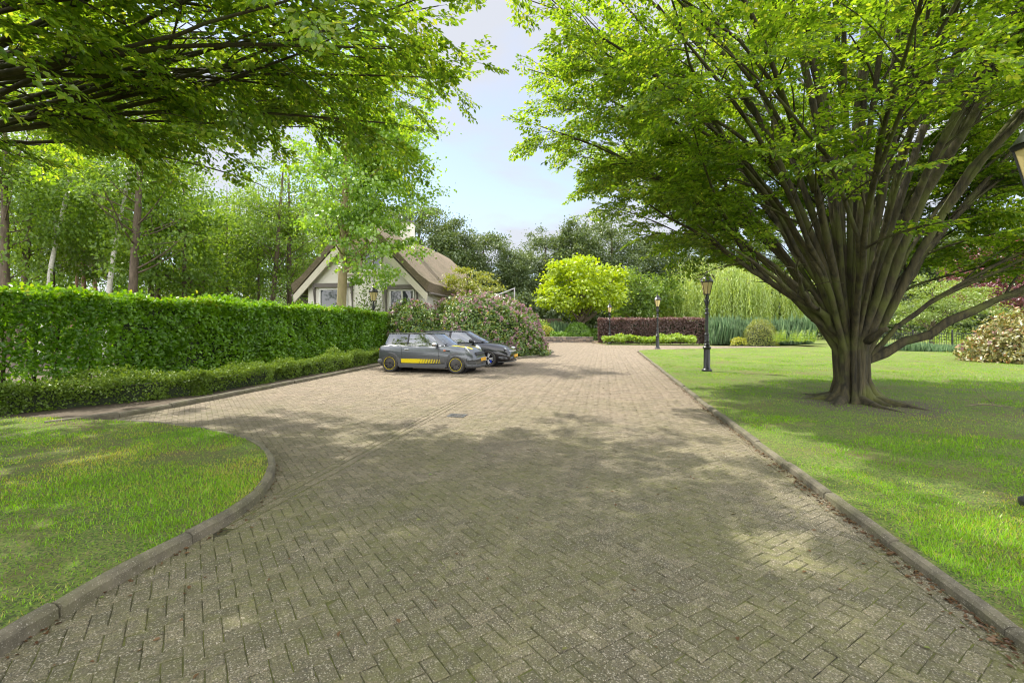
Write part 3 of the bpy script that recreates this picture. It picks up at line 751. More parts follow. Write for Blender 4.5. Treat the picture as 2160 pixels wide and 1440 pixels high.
def plant(kind, px, depth, label, s=1.0, rz=0, tilt=(0, 0), x=None, group=WOODG):
    loc = (X(px, depth) if x is None else x, depth, 0)
    s *= WS.get(kind, 1)
    if kind not in used:
        p = proto(**protos[kind]); used[kind] = p; p.location = loc; p.rotation_euler = (tilt[0], tilt[1], rz); p.scale = (s, s, s)
    else: p = dup(used[kind], loc, rz, s, None, tilt)
    p['label'] = label; p['group'] = group; return p
WS.update({'oak': .78, 'oak2': .78, 'slim': .8, 'fork': .9})
for a in [
 ('oak', 8, 22, 'thick brown trunk at the far left behind the tall hedge', 1.1, .3),
 ('oak2', 40, 26, 'leaning brown trunk just right of the thick left-edge trunk', 1.0, .2),
 ('birch', 82, 23, 'bent pale birch left of the straight dark trunk', .9, .1),
 ('slim', 112, 27, 'straight dark trunk right of the bent pale birch', 1.25, 1.0),
 ('pine', 152, 36, 'reddish pine nearest to the straight dark trunk', 1.0, .5),
 ('pine', 184, 31, 'curved reddish pine left of the white leaning birch', 1.0, 2.2),
 ('pine', 209, 38, 'slender reddish pine directly behind the white leaning birch', 1.1, 3.6),
 ('birch', 213, 24, 'white birch leaning to the right between the pines', 1.0, 0),
 ('pine', 234, 32, 'reddish pine between the white birch and the big leaning trunk', .95, 4.5),
 ('oak2', 270, 21.5, 'big grey-brown trunk leaning right, thickest in the middle of the hedge', 1.02, -.1),
 ('oak', 318, 29, 'dark trunk right beside the big leaning trunk', .95, 2.0),
 ('oak', 334, 27, 'thick upright trunk, right one of the close pair', .9, 4.0),
 ('fork', 388, 27, 'forked dark tree with a low crown right of the close pair', 1.0, .6),
 ('slim', 432, 36, 'thin trunk first to the right of the forked tree', 1.0, 3.0),
 ('slim', 448, 43, 'thinnest trunk second to the right of the forked tree', 1.1, 4.4),
 ('oak', 478, 34, 'medium trunk midway between forked tree and house', .95, 5.3),
 ('slim', 514, 46, 'far thin trunk in the bright gap left of the house', 1.1, .4),
 ('slim', 546, 33, 'straight thin trunk left of the leaning trunk by the house', 1.1, 2.6),
 ('oak2', 568, 30, 'leaning trunk beside the clipped conifer left of the house', .95, .3),
 ('oak', 609, 31, 'upright dark trunk close to the left eave of the house', 1.0, 1.2),
 ('oak', 640, 41, 'leafy tree rising behind the left roof slope of the house', 1.05, 2.9),
 ('fork', 255, 44, 'low bushy tree far back behind the white birch', 1.1, 2.0),
 ('fork', 60, 40, 'low bushy tree far back behind the bent birch', 1.15, 3.4),
 ('fork', 470, 52, 'low bushy tree far back behind the medium trunk', 1.2, 5.0),
 ('oak', 150, 46, 'tall full crown far back above the pines', 1.15, 4.2),
 ('oak', 380, 48, 'tall full crown far back above the forked tree', 1.2, .9),
 ('oak2', 540, 50, 'tall full crown far back left of the roof', 1.1, 3.9),
 ('oak', -60, 30, 'broad crown reaching in from beyond the left edge', 1.1, 5.6),
]: plant(*a)
DG = 'dark trees behind the house and garden'
for a in [
 ('dark', 700, 62, 'dark tree behind the left side of the thatched roof', 1.05, 0),
 ('dark2', 790, 66, 'dark tree behind the chimney', 1.15, 1.1),
 ('dark', 885, 60, 'dark tall tree behind the right roof slope', .92, 2.2),
 ('dark2', 955, 64, 'dark tree right above the far end of the thatched roof', .95, 3.3),
 ('dark', 1020, 68, 'dark rounded tree in the dip above the parasol', .84, 4.1),
 ('dark2', 1085, 66, 'dark tree left behind the golden tree', .72, .5),
 ('dark', 1150, 72, 'dark tree directly behind the golden tree top', .88, 5.2),
 ('dark2', 1215, 70, 'dark tall tree right of the golden tree top', 1.02, 1.9),
 ('dark', 1290, 74, 'dark tree behind the left boughs of the many-stemmed tree', 1.0, .8),
 ('dark2', 1380, 78, 'dark tree behind the farthest lamp', 1.0, 2.8),
 ('dark', 1480, 80, 'dark tree behind the left half of the weeping willow', .95, 3.8),
 ('dark', 1600, 84, 'dark tree behind the right half of the weeping willow', .95, 1.4),
 ('dark2', 1720, 76, 'dark tree behind the many-stemmed trunk', 1.0, 5.9),
 ('dark', 1850, 74, 'dark tree seen just right of the many-stemmed trunk', .95, 2.4),
 ('dark2', 1960, 70, 'dark tree behind the feathery light tree', .95, .1),
 ('dark', 2080, 66, 'dark tree behind the purple tree', 1.0, 3.1),
 ('dark2', 2190, 62, 'dark tree at the right edge beyond the lawn', 1.0, 4.7),
]: plant(*a, group=DG)

# golden tree, purple tree, feathery tree
make_tree('golden_tree', 'bright yellow-green round-crowned tree beyond the end of the drive', (X(1226, 52), 52, 0), 'lime', 'bark_brown', seed=41, H=9.3, tr=.42, cbase=2.6, crx=5.2, nlimb=26, ncl=150, per=75, leaf=.34, clump=.48, flat=.5, shell=.62, narrow=.92, limb_r=.5, ratio=.8)
make_tree('small_green_tree', 'mid-green spreading tree right of the golden tree', (X(1352, 58), 58, 0), 'wood2', 'bark_brown', seed=42, H=8.6, tr=.3, cbase=2.0, crx=4.4, nlimb=20, ncl=110, per=70, leaf=.34, clump=.6)
make_tree('purple_tree', 'purple-leaved tree at the right edge beyond the iron fence', (X(2165, 38), 38, 0), 'red', 'bark_brown', seed=43, H=9.5, tr=.3, cbase=2.3, crx=5.0, nlimb=18, ncl=150, per=90, leaf=.22, clump=.5, flat=.4)
make_tree('feathery_tree', 'low feathery light-green tree behind the iron fence', (X(1965, 36), 36, 0), 'acer', 'bark_brown', seed=44, H=5.4, tr=.16, cbase=1.0, crx=4.3, nlimb=18, ncl=130, per=80, leaf=.20, clump=.42, flat=.3, ratio=.4)

def willow():
    rng = np.random.default_rng(50); d0 = 62; loc = (X(1515, d0), d0, 0); r = thing('weeping_willow', 'weeping willow with hanging yellow-green curtains behind the copper hedge', 'tree', loc)
    wood = MB(); wood.tube([(0, 0, -.1), (.2, 0, 3), (.1, .2, 6), (.3, 0, 9)], [.6, .5, .4, .2], 9); O, D = [], []
    for i in range(64):
        az = rng.uniform(0, 2 * PI); rad = rng.uniform(2.5, 9.6); top = rng.uniform(6.5, 10.5) * (1 - .035 * rad) + 1.0
        e = np.array([math.cos(az) * rad, math.sin(az) * rad * .8, top]); wood.tube(bez(np.array([0, 0, 5.]), np.array([e[0] * .5, e[1] * .5, top + 1.5]), e, 6), list(np.linspace(.16, .03, 6)), 5)
        for s in range(24):
            p = e + np.array([rng.normal(0, .75), rng.normal(0, .75), rng.normal(0, .5)]); L = min(p[2] - rng.uniform(.5, 2.4), rng.uniform(3.5, 8)); n = int(L * 9)
            z = np.linspace(0, L, n); sw = rng.normal(0, .04, 2)
            O.append(np.stack([p[0] + sw[0] * z + rng.normal(0, .07, n), p[1] + sw[1] * z + rng.normal(0, .07, n), p[2] - z], 1)); D.append(np.stack([rng.normal(0, .35, n), rng.normal(0, .35, n), -np.ones(n)], 1))
    O = np.concatenate(O); D = np.concatenate(D); n = len(O); base = np.repeat(rng.random(n // 40 + 1), 40)[:n]
    wood.build('trunk', M['bark_brown'], r, smooth=True)
    leaf_obj('crown', O, D, rng.normal(0, 1, (n, 3)) + [0, -.6, .3], .36 * rng.uniform(.7, 1.2, n), .11, M['willow'], r, rnd=np.clip(base * .7 + rng.random(n) * .3, 0, 1))
willow()
# ------------------------------------------------------------------ hedges, shrubs, beds
def hedge(name, label, a, b, thick, h, leafm, n, leaf, seed, cat='hedge', z0=.05, wav=.07, core=True, stems=0, open_to=0, topcol=.55, ratio=.62, shape=SIX):
    """clipped hedge from a to b (its drive-side face); thickness grows to the left of a->b"""
    rng = np.random.default_rng(seed); a = np.array(a); b = np.array(b); L = np.linalg.norm(b - a); u = (b - a) / L; v = np.array([-u[1], u[0]])
    r = thing(name, label, cat, (a[0], a[1], 0), math.atan2(u[1], u[0]))
    area = np.array([L * h, L * thick, thick * h, thick * h, L * h * .35]); side = rng.choice(5, n, p=area / area.sum())
    s = rng.uniform(0, L, n); t = rng.uniform(0, thick, n); z = z0 + (h - z0) * rng.random(n) ** .9; dep = np.abs(rng.normal(0, .085, n))
    O = np.zeros((n, 3)); N = np.zeros((n, 3))
    bul = lambda p, q: (vnoise(p + 40, q + 10, .75) - .5) * wav * 2.2 + (vnoise(p, q, .22) - .5) * wav
    for k in range(5):
        m = side == k; q = m.sum()
        if k == 0: O[m] = np.c_[s[m], dep[m] - bul(s[m], z[m]), z[m]]; N[m] = (0, -1, .35)
        elif k == 1: O[m] = np.c_[s[m], t[m], h - dep[m] * .6 + bul(s[m], t[m])]; N[m] = (0, -.2, 1)
        elif k == 2: O[m] = np.c_[dep[m], t[m], z[m]]; N[m] = (-1, 0, .4)
        elif k == 3: O[m] = np.c_[L - dep[m], t[m], z[m]]; N[m] = (1, 0, .4)
        else: O[m] = np.c_[s[m], thick - dep[m], z[m]]; N[m] = (0, 1, .4)
    # the airy end of the hedge keeps fewer leaves low down
    if open_to:
        thin = np.clip(1 - O[:, 0] / open_to, 0, 1) * np.clip(1.15 - O[:, 2] / h, 0, 1)
        k = rng.random(n) > thin * .9; O, N = O[k], N[k]; n = len(O)
    clump = vnoise(O[:, 0] + 3 * O[:, 1], O[:, 2] + O[:, 1], .28)
    k = rng.random(n) < .12 + 1.35 * clump ** 1.3; O, N = O[k], N[k]; n = len(O)
    top = N[:, 2] > .9; O[top, 2] += np.minimum(rng.exponential(.035, top.sum()), .28) * (rng.random(top.sum()) < .5)
    D = rng.normal(0, .75, (n, 3)) + N * .45 + np.array([0, 0, -.15]); NN = N + rng.normal(0, .55, (n, 3)) + np.array([0, 0, .3])
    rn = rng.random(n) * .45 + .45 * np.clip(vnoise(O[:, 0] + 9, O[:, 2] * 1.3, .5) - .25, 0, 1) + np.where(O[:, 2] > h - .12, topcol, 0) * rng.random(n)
    sz = leaf * rng.uniform(.6, 1.3, n)
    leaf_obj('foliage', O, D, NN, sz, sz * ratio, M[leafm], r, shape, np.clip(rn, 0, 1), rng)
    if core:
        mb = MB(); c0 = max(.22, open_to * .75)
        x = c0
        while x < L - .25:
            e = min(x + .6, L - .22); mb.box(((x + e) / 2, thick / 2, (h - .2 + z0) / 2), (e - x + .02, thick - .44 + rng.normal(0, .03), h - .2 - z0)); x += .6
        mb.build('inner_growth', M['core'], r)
    if stems:
        mb = MB()
        for i in range(stems):
            x = .15 + i * .48 + rng.normal(0, .08)
            if x > L: break
            y = thick / 2 + rng.normal(0, .12); P = wobble(np.array([[x, y, 0 + k * h * .92 / 6] for k in range(7)]), .07, rng); mb.tube(P, list(np.linspace(.045, .012, 7)), 6)
            for q in range(9):
                j = rng.integers(1, 6); e = P[j] + np.array([rng.normal(0, .3), rng.normal(0, .35), rng.uniform(.1, .45)]); mb.tube(bez(P[j], (P[j] + e) / 2 + [0, 0, .06], e, 4), [.014, .011, .008, .004], 4)
        mb.build('stems', M['bark_horn'], r, smooth=True)
    return r
hedge('beech_hedge', 'tall clipped green leafy hedge along the left side of the drive', (-9.75, 8.3), (-6.35, 24.2), 1.15, 2.30, 'hedge', 150000, .095, 61, stems=34, open_to=4.6, wav=.14)
hedge('box_hedge', 'low small-leaved hedge running at the foot of the tall hedge', (-8.75, 8.0), (-6.85, 10.6), .62, .60, 'box', 20000, .05, 62, wav=.20, shape=FOUR)
HB2 = hedge('box_hedge', 'low small-leaved hedge stretch from mid drive to the parked grey car', (-6.83, 10.6), (-5.55, 20.6), .52, .57, 'box', 44000, .05, 63, wav=.18, shape=FOUR)
hedge('copper_hedge', 'dark purple clipped hedge at the end of the drive behind the lamps', (X(1262, 44), 44.0), (X(1486, 41.6), 41.6), 1.1, 2.28, 'copper', 26000, .13, 64, wav=.06, topcol=.8)

def blob(name, label, cat, loc, rad, leafm, n, leaf, seed, lump=.18, lumpscale=.9, zmin=0.02, ratio=.5, core=.78, updir=.3, shell=.28, flowers=0, group=None, shape=FOUR, squash=1.0, fl_size=.085, rz=0, flb=None):
    """shrub: leafy dome of radii rad, with real depth of leaves over a dark inner mass"""
    rng = np.random.default_rng(seed); r = thing(name, label, cat, loc, rz, group); rad = np.array(rad, float)
    def surf(m, lo):
        d = unit(rng.normal(0, 1, (m, 3))); d[:, 2] = np.abs(d[:, 2]) * 1.0 - .05; d = unit(d)
        az = np.arctan2(d[:, 1], d[:, 0]); f = 1 + lump * (vnoise(az * 3 + 20 + seed, d[:, 2] * 4 + 11, lumpscale) - .5) * 2 + lump * .45 * (vnoise(az * 7 + 20, d[:, 2] * 9 + 5 + seed, lumpscale) - .5) * 2
        return d, f
    d, f = surf(n, 0); dep = 1 - shell * rng.random(n) ** 1.6
    O = d * f[:, None] * rad * dep[:, None]; k = O[:, 2] > zmin; O, d = O[k], d[k]; m = len(O)
    N = unit(d / rad) ; NN = N + rng.normal(0, .45, (m, 3)) + np.array([0, 0, .35]); D = N * updir + rng.normal(0, .75, (m, 3)) + np.array([0, 0, -.15]); sz = leaf * rng.uniform(.65, 1.25, m)
    leaf_obj('foliage', O, D, NN, sz, sz * ratio, M[leafm], r, shape, rng=rng)
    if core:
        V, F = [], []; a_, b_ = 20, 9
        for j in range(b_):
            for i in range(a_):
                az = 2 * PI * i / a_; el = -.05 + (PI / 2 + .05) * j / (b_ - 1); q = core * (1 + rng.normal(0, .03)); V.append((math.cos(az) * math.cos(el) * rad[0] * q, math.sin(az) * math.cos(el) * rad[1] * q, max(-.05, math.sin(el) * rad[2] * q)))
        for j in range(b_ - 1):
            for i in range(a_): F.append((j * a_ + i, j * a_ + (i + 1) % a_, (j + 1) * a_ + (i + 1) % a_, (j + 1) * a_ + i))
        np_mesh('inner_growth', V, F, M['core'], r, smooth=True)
    if flowers:
        d, f = surf(flowers * 2, 0)
        if flb is not None: k = flb(d, rng); d, f = d[k], f[k]
        C = (d * f[:, None] * rad * 1.01)[:flowers]; C = C[C[:, 2] > .25]; N = unit(d[:len(C)]); per = 11
        O = np.repeat(C, per, 0); dd = unit(rng.normal(0, 1, (len(O), 3)) + np.repeat(N, per, 0) * .9); O = O + dd * .03
        rn = np.clip(np.repeat(rng.random(len(C)), per) * .8 + rng.random(len(O)) * .2, 0, 1)
        leaf_obj('blossoms', O, dd, rng.normal(0, 1, (len(O), 3)), fl_size * rng.uniform(.8, 1.3, len(O)), fl_size * .75, M['blossom'], r, rnd=rn, rng=rng)
    return r
# the great rhododendron behind the cars: a greener mass and a flowering mass
blob('rhododendron', 'greener rounded flowering shrub directly behind the grey car by the hedge end', 'shrub', (X(868, 25), 25.0, 0), (1.9, 1.7, 2.9), 'rhodo', 20000, .15, 71, .10, core=.86, flowers=90, flb=lambda d, r: (d[:, 2] > .45) | (r.random(len(d)) < .35))
blob('rhododendron', 'huge rounded shrub covered in pink blossom behind the black car', 'shrub', (X(1012, 26.4), 26.4, 0), (3.75, 2.7, 3.35), 'rhodo', 46000, .15, 72, .08, core=.86, flowers=900, flb=lambda d, r: (r.random(len(d)) < .35 + .6 * d[:, 2]) & (r.random(len(d)) < .55 + .5 * d[:, 0]), rz=.05)
blob('rhododendron', 'rust-tinged rounded shrub with few pale flowers at the right edge of the lawn', 'shrub', (X(2160, 20.5), 20.5, .05), (2.1, 1.8, 2.05), 'rhodo2', 9500, .17, 73, .22, flowers=40, core=.55, shell=.45)
make_tree('layered_shrub', 'yellow-green layered shrub in front of the thatched roof', (X(985, 29.5), 29.5, 0), 'cornus', 'bark_brown', seed=45, H=5.5, tr=.12, cbase=1.2, crx=2.6, nlimb=14, ncl=110, per=70, leaf=.15, clump=.34, flat=.28, asym=(.2, 0), cat='shrub', narrow=.75)
blob('wall_climber', 'loose grey-green shrub against the white house wall behind the lamp', 'shrub', (X(778, 25.6), 25.6, 0), (1.05, .7, 4.25), 'wood2', 3600, .13, 74, .3, core=0, shell=.8)
for px, d, h, w_, lb in ((587, 25, 3.15, .42, 'tallest clipped conifer column left of the house'), (652, 25.4, 2.55, .33, 'clipped conifer cone under the left window corner'), (631, 25.2, 2.45, .28, 'small dim clipped conifer between the two brighter ones'), (555, 26, 2.55, .30, 'leftmost small clipped conifer tip above the hedge')):
    blob('clipped_conifer', lb, 'conifer', (X(px, d), d, 0), (w_, w_, h), 'topiary', 2600, .085, 75 + px, .05, core=.85, group='clipped conifers behind the hedge')
blob('round_shrub', 'bright green drooping dome-shaped shrub behind the low stone wall', 'shrub', (X(1218, 49), 49, .55), (1.35, 1.2, 1.45), 'topiary', 5200, .17, 90, .06, ratio=.3)
blob('golden_shrub', 'small orange-yellow shrub between the pink shrub and the reeds', 'shrub', (X(1150, 49), 49, .5), (1.0, .9, 1.15), 'gold', 2600, .16, 91, .1)
blob('green_shrub', 'light green shrub above the small orange-yellow shrub', 'shrub', (X(1142, 51), 51, .5), (1.2, .9, 1.75), 'fern', 2200, .17, 92, .15)
sr = blob('standard_shrub', 'small pale variegated ball-headed shrub on a stem by the brown shed', 'shrub', (X(1181, 53), 53, 1.35), (.72, .7, .78), 'variegated', 1500, .13, 93, .08, zmin=-1); MB().tube([(0, 0, -1.4), (.03, 0, -.5), (0, 0, .2)], [.06, .05, .04], 7).build('stem', M['bark_brown'], sr)
blob('round_shrub', 'yellowish ball-shaped fine-leaved shrub beside the reeds on the lawn edge', 'shrub', (X(1603, 40), 40, 0), (1.4, 1.2, 2.25), 'cornus', 6500, .13, 94, .05, ratio=.3)
blob('golden_shrub', 'low bright yellow shrub at the lawn edge before the reeds', 'shrub', (X(1558, 39.5), 39.5, .05), (.65, .5, .62), 'gold', 1200, .13, 95, .1)
blob('green_shrub', 'dense mid-green shrub between the reeds and the yellowish ball', 'shrub', (X(1583, 41), 41, 0), (.9, .8, 1.3), 'topiary', 1500, .15, 96, .15)
blob('clipped_block', 'dark green clipped shrub right behind the top of the pink shrub', 'shrub', (X(1122, 47), 47, 0), (1.2, .9, 3.0), 'topiary', 2600, .16, 97, .04)
blob('green_shrub', 'broad bright green shrub under the golden tree', 'shrub', (X(1262, 54), 54, .0), (1.9, 1.0, 1.35), 'topiary', 2600, .2, 98, .15)

def fern_clump(name, label, loc, n, h, spread, leafm, seed, cat='fern', wdt=.05, bend=.8, group=None):
    rng = np.random.default_rng(seed); r = thing(name, label, cat, loc, 0, group); O, D, N, L = [], [], [], []
    for i in range(n):
        az = rng.uniform(0, 2 * PI); hh = h * rng.uniform(.65, 1.1); sp = spread * rng.uniform(.3, 1) * bend; b = np.array([rng.normal(0, spread * .3), rng.normal(0, spread * .3), 0]); e = b + np.array([math.cos(az) * sp, math.sin(az) * sp, hh])
        P = bez(b, b + np.array([math.cos(az) * sp * .2, math.sin(az) * sp * .2, hh * .75]), e, 9); t = unit(np.diff(P, axis=0)); s = unit(np.cross(t, [0, 0, 1.]) + 1e-6)
        for k in range(2, 8):
            for sg in (1, -1): O.append(P[k]); D.append(s[k] * sg + t[k] * .5); N.append(np.cross(t[k], s[k])); L.append(hh * .16 * (1 - .09 * k))
    return leaf_obj('fronds', np.array(O), np.array(D), np.array(N) + rng.normal(0, .2, (len(O), 3)), np.array(L), np.array(L) * .42, M[leafm], r, rng=rng)
rg = np.random.default_rng(9)
FN = ['fern clump nearest the yellowish ball shrub', 'fern clump second from the yellowish ball shrub', 'fern clump in the middle of the fern row', 'fern clump fourth along the fern row', 'fern clump nearest the big trunk on its left']
for i, px in enumerate((1635, 1655, 1675, 1695, 1716)): fern_clump('fern', FN[i], (X(px, 38.2), 38.2 + rg.normal(0, .3), .05), 26, 1.25, .8, 'fern', 110 + i, group='ferns along the lawn edge')
for i, (px, lb) in enumerate(((1985, 'yellow-green fern clump behind the fence left of the rust-tinged shrub'), (2030, 'yellow-green fern clump behind the fence touching the rust-tinged shrub'))): fern_clump('fern', lb, (X(px, 33), 33, 0), 40, 1.5, 1.5, 'fern', 118 + i, group='ferns behind the iron fence')

def bed(name, label, poly, n, h, leafm, seed, leaf, cat='ground cover', blade=False, top=.3):
    rng = np.random.default_rng(seed); xs = [p[0] for p in poly]; ys = [p[1] for p in poly]; x = rng.uniform(min(xs), max(xs), n); y = rng.uniform(min(ys), max(ys), n); k = inpoly(x, y, poly); x, y = x[k], y[k]; m = len(x)
    hh = h * (.55 + .6 * vnoise(x + 5, y + 3, .9) + .25 * (vnoise(x, y, .3) - .5))
    if blade:
        a = rng.uniform(0, 2 * PI, m); O = np.c_[x, y, np.zeros(m)]; D = np.c_[np.cos(a) * .16, np.sin(a) * .16, np.ones(m)]; N = np.c_[np.sin(a), -np.cos(a) - .6, np.zeros(m)]; Lz = hh * rng.uniform(.7, 1.15, m); W = leaf
    else:
        z = hh * (1 - top * 1.6 * rng.random(m) ** 1.5); O = np.c_[x, y, np.maximum(.05, z)]; D = rng.normal(0, .7, (m, 3)) + [0, 0, .15]; N = rng.normal(0, .5, (m, 3)) + [0, -.2, .9]; Lz = leaf * rng.uniform(.7, 1.3, m); W = Lz * .7
    return tag(leaf_obj(name, O, D, N, Lz, W, M[leafm], None, rng=rng), label, cat, None, 'stuff')
bed('planting_foliage', 'yellow-green leafy planting in front of the copper hedge', [(X(1272, 42), 42.6), (X(1276, 40.7), 40.9), (X(1466, 38.8), 38.9), (X(1470, 41), 41.2)], 15000, .80, 'fern', 130, .17)
bed('reed_foliage', 'tall blue-green reeds beside the right end of the copper hedge', [(X(1492, 41), 40.5), (X(1700, 41), 40.5), (X(1720, 46), 46), (X(1492, 46), 46)], 9000, 2.3, 'reed', 131, .07, 'reeds', True)
bed('pond_foliage', 'blue-green grassy planting behind the low stone wall', [(X(1160, 49.5), 49.5), (X(1202, 49.5), 49.5), (X(1208, 54), 54), (X(1150, 54), 54)], 3200, 1.9, 'reed', 132, .07, 'ground cover', True)
bed('border_foliage', 'soft grey-green border plants at the foot of the iron fence', [(X(1862, 30.2), 30.2), (X(2062, 28), 27.6), (X(2075, 29.4), 29.0), (X(1862, 31.2), 31.4)], 8000, .62, 'reed', 133, .05, 'ground cover', True)
bed('wall_foliage', 'bright green low plants on top of the low stone wall', [(X(1160, 48), 47.6), (X(1246, 48), 47.6), (X(1246, 49), 49), (X(1160, 49), 49)], 2600, 1.0, 'topiary', 134, .13)
bed('groundcover_foliage', 'dark leafy ground cover under the trees behind the hedge', [(-46, 27), (-7.5, 27), (-9, 60), (-60, 60)], 26000, 1.3, 'wood2', 135, .30, top=.7)

def belt(name, label, pts, h, n, leafm, leaf, seed, depth=3.0):
    """a far thicket that closes the view under the distant crowns"""
    rng = np.random.default_rng(seed); P = np.array(pts, float); seg = np.linalg.norm(np.diff(P, axis=0), axis=1); i = rng.choice(len(seg), n, p=seg / seg.sum()); q = P[i] + (P[i + 1] - P[i]) * rng.random((n, 1)); q = q + np.c_[rng.normal(0, .5, n), rng.uniform(0, depth, n)]
    top = h * (.55 + .75 * vnoise(q[:, 0] + 200, q[:, 1] * .2 + 9, 3.2) + .3 * (vnoise(q[:, 0] + 90, q[:, 1], .9) - .5)); z = top * rng.random(n) ** .7
    O = np.c_[q, z]; return tag(leaf_obj(name, O, rng.normal(0, .7, (n, 3)) + [0, 0, -.1], rng.normal(0, .5, (n, 3)) + [0, -.4, .7], leaf * rng.uniform(.6, 1.3, n), leaf * .6, M[leafm], None, rng=rng), label, 'undergrowth', None, 'stuff')
belt('distant_undergrowth', 'dark thicket closing the view under the far dark trees', [(-20, 58), (0, 60), (18, 64), (36, 62), (60, 55), (75, 45)], 5.0, 60000, 'dark', .42, 140)
belt('woodland_undergrowth', 'green thicket far back between the woodland trunks', [(-75, 40), (-50, 52), (-30, 58), (-16, 58)], 4.6, 30000, 'wood2', .36, 141, 6)
belt('distant_foliage', 'far belt of tree foliage beyond the whole garden', [(-140, 70), (-70, 100), (0, 110), (70, 110), (130, 80)], 11.0, 60000, 'dark', .8, 142, 10)

# ------------------------------------------------------------------ low stone wall, shed, fence, path
def stone_wall():
    rng = random.Random(4); r = thing('stone_wall', 'low wall of stacked brown stones at the far end of the drive', 'wall', (1.6, 46.8, 0)); mats = [plain('wall stone %d' % i, c, .9, 0, .25, 6) for i, c in enumerate(((.22, .18, .14), (.30, .24, .19), (.17, .15, .13)))]; bs = [MB() for _ in mats]
    z = -.02
    for row in range(4):
        h = .15; x = -.2 * (row % 2)
        while x < 6.2:
            w_ = rng.uniform(.2, .45); rng.choice(bs).box((x + w_ / 2, rng.gauss(0, .02), z + h / 2), (w_ - .02, .4, h - .018), rng.gauss(0, .03)); x += w_
        z += h
    me = None
    for b, m in zip(bs, mats): pass
    mb = MB(); idx = []
    for i, b in enumerate(bs): mb.add(b.v, b.f); idx += [i] * len(b.f)
    o = mb.build('stones', mats[0], r, bevel=.02)
    for m in mats[1:]: o.data.materials.append(m)
    o.data.polygons.foreach_set('material_index', idx)
    MB().box((3.05, .75, .25), (6.3, 1.1, .5)).build('soil_fill', M['soil'], r)
stone_wall()
sheet('garden_path', [(X(1252, 46.5), 45.5), (X(1290, 41.5), 41.2), (X(1262, 43.5), 44), (X(1262, 60), 60), (X(1250, 60), 60), (X(1247, 47), 47)], .012, plain('sandy path', (.36, .26, .17), .95, 0, .2, 3))
M['roofbrown'] = plain('brown shed roof', (.13, .09, .085), .9, 0, .3, 5); M['woodbrown'] = plain('dark stained wood', (.06, .045, .035), .8, 0, .3, 6)
rs = thing('garden_shed', 'low brown-roofed shed behind the small variegated shrub', 'shed', (X(1152, 58), 58, 0)); MB().box((0, 0, .85), (3.4, 2.2, 1.7)).build('wall', M['woodbrown'], rs); MB().prism([(-2.0, 1.62), (2.0, 1.62), (1.7, 2.5), (-1.7, 2.5)], 2.7, Matrix.Translation((0, -1.35, 0))).build('roof', M['roofbrown'], rs)
def fence():
    p0 = np.array([X(1845, 31.6), 31.6]); p1 = np.array([X(2085, 29.6), 29.6]); L = np.linalg.norm(p1 - p0); r = thing('iron_fence', 'low black iron railing between lawn and trees on the right', 'fence', (p0[0], p0[1], .02), math.atan2(p1[1] - p0[1], p1[0] - p0[0]))
    b = MB()
    for z in (.28, 1.12): b.box((L / 2, 0, z), (L, .03, .035))
    x = .08
    while x < L: b.box((x, 0, .66), (.018, .018, 1.06)); x += .125
    b.build('railing_panel', M['iron'], r)
    x = .02
    while x < L + .1:
        MB().lathe([(.05, 0), (.045, 1.2), (.06, 1.22), (.04, 1.27), (.055, 1.32), (.01, 1.38)], 8, (x, 0, 0)).build('post', M['iron'], r); x += 2.05
fence()

# ------------------------------------------------------------------ lamps
def lamp(label, loc, s=1.0, rz=.35):
    r = thing('street_lamp', label, 'lamp post', loc, rz, 'lanterns along the drive')
    MB().lathe([(.185, 0), (.185, .05), (.15, .07), (.135, .10), (.118, .13), (.112, .80), (.14, .83), (.15, .87), (.135, .90), (.10, .93), (.115, .97), (.10, 1.0), (.085, 1.02), (.085, 1.07), (.10, 1.09), (.085, 1.12), (.075, 1.15), (.095, 1.25), (.075, 1.34), (.095, 1.37), (.06, 1.40),
                 (.056, 2.08), (.085, 2.10), (.085, 2.13), (.056, 2.16), (.05, 2.25), (.09, 2.28), (.05, 2.31), (.045, 2.38), (.062, 2.45), (.075, 2.56), (.05, 2.64), (.04, 2.66), (.045, 2.80), (.09, 2.83)], 14).build('post', M['iron'], r, smooth=True, auto=35)
    b = MB()                                               # scroll arms under the lantern
    for k in range(4):
        a = k * PI / 2; b.tube([(math.cos(a) * q, math.sin(a) * q, z) for q, z in ((.04, 2.50), (.10, 2.54), (.125, 2.62), (.09, 2.68), (.06, 2.66), (.085, 2.74), (.12, 2.83))], .012, 5)
    b.build('bracket', M['iron'], r)
    n = 6
    MB().lathe([(.105, 2.84), (.205, 3.28)], n).build('lantern_glass', M['lantern'], r)
    b = MB()
    for k in range(n):
        a = 2 * PI * k / n; b.tube([(.110 * math.cos(a), .110 * math.sin(a), 2.83), (.211 * math.cos(a), .211 * math.sin(a), 3.29)], .011, 4)
    b.lathe([(.122, 2.82), (.122, 2.85)], n).lathe([(.225, 3.275), (.235, 3.31)], n); b.build('lantern_frame', M['iron'], r)
    MB().lathe([(.245, 3.31), (.22, 3.34), (.15, 3.46), (.10, 3.50), (.10, 3.53), (.12, 3.55), (.06, 3.60), (.03, 3.62), (.035, 3.66), (.008, 3.72)], 12).build('lantern_roof', M['iron'], r, smooth=True, auto=30)
    r.scale = (s, s, s); return r
gx = lambda px, py: G(px, py)
lamp('black lamp post cut by the right edge of the picture, closest of all', (*G(2208, 1084), .05), .94)
lamp('black lamp post standing on the lawn left of the big trunk', (*G(1491, 786), .06), .93)
lamp('black lamp post at the lawn corner in front of the copper hedge', (*G(1387, 737), .05), 1.02)
lamp('farthest black lamp post at the left end of the copper hedge', (*G(1286, 725), .03), 1.0)
lamp('lamp post behind the tall hedge in front of the white house', (X(788, 24.9), 24.9, .0), 1.03)

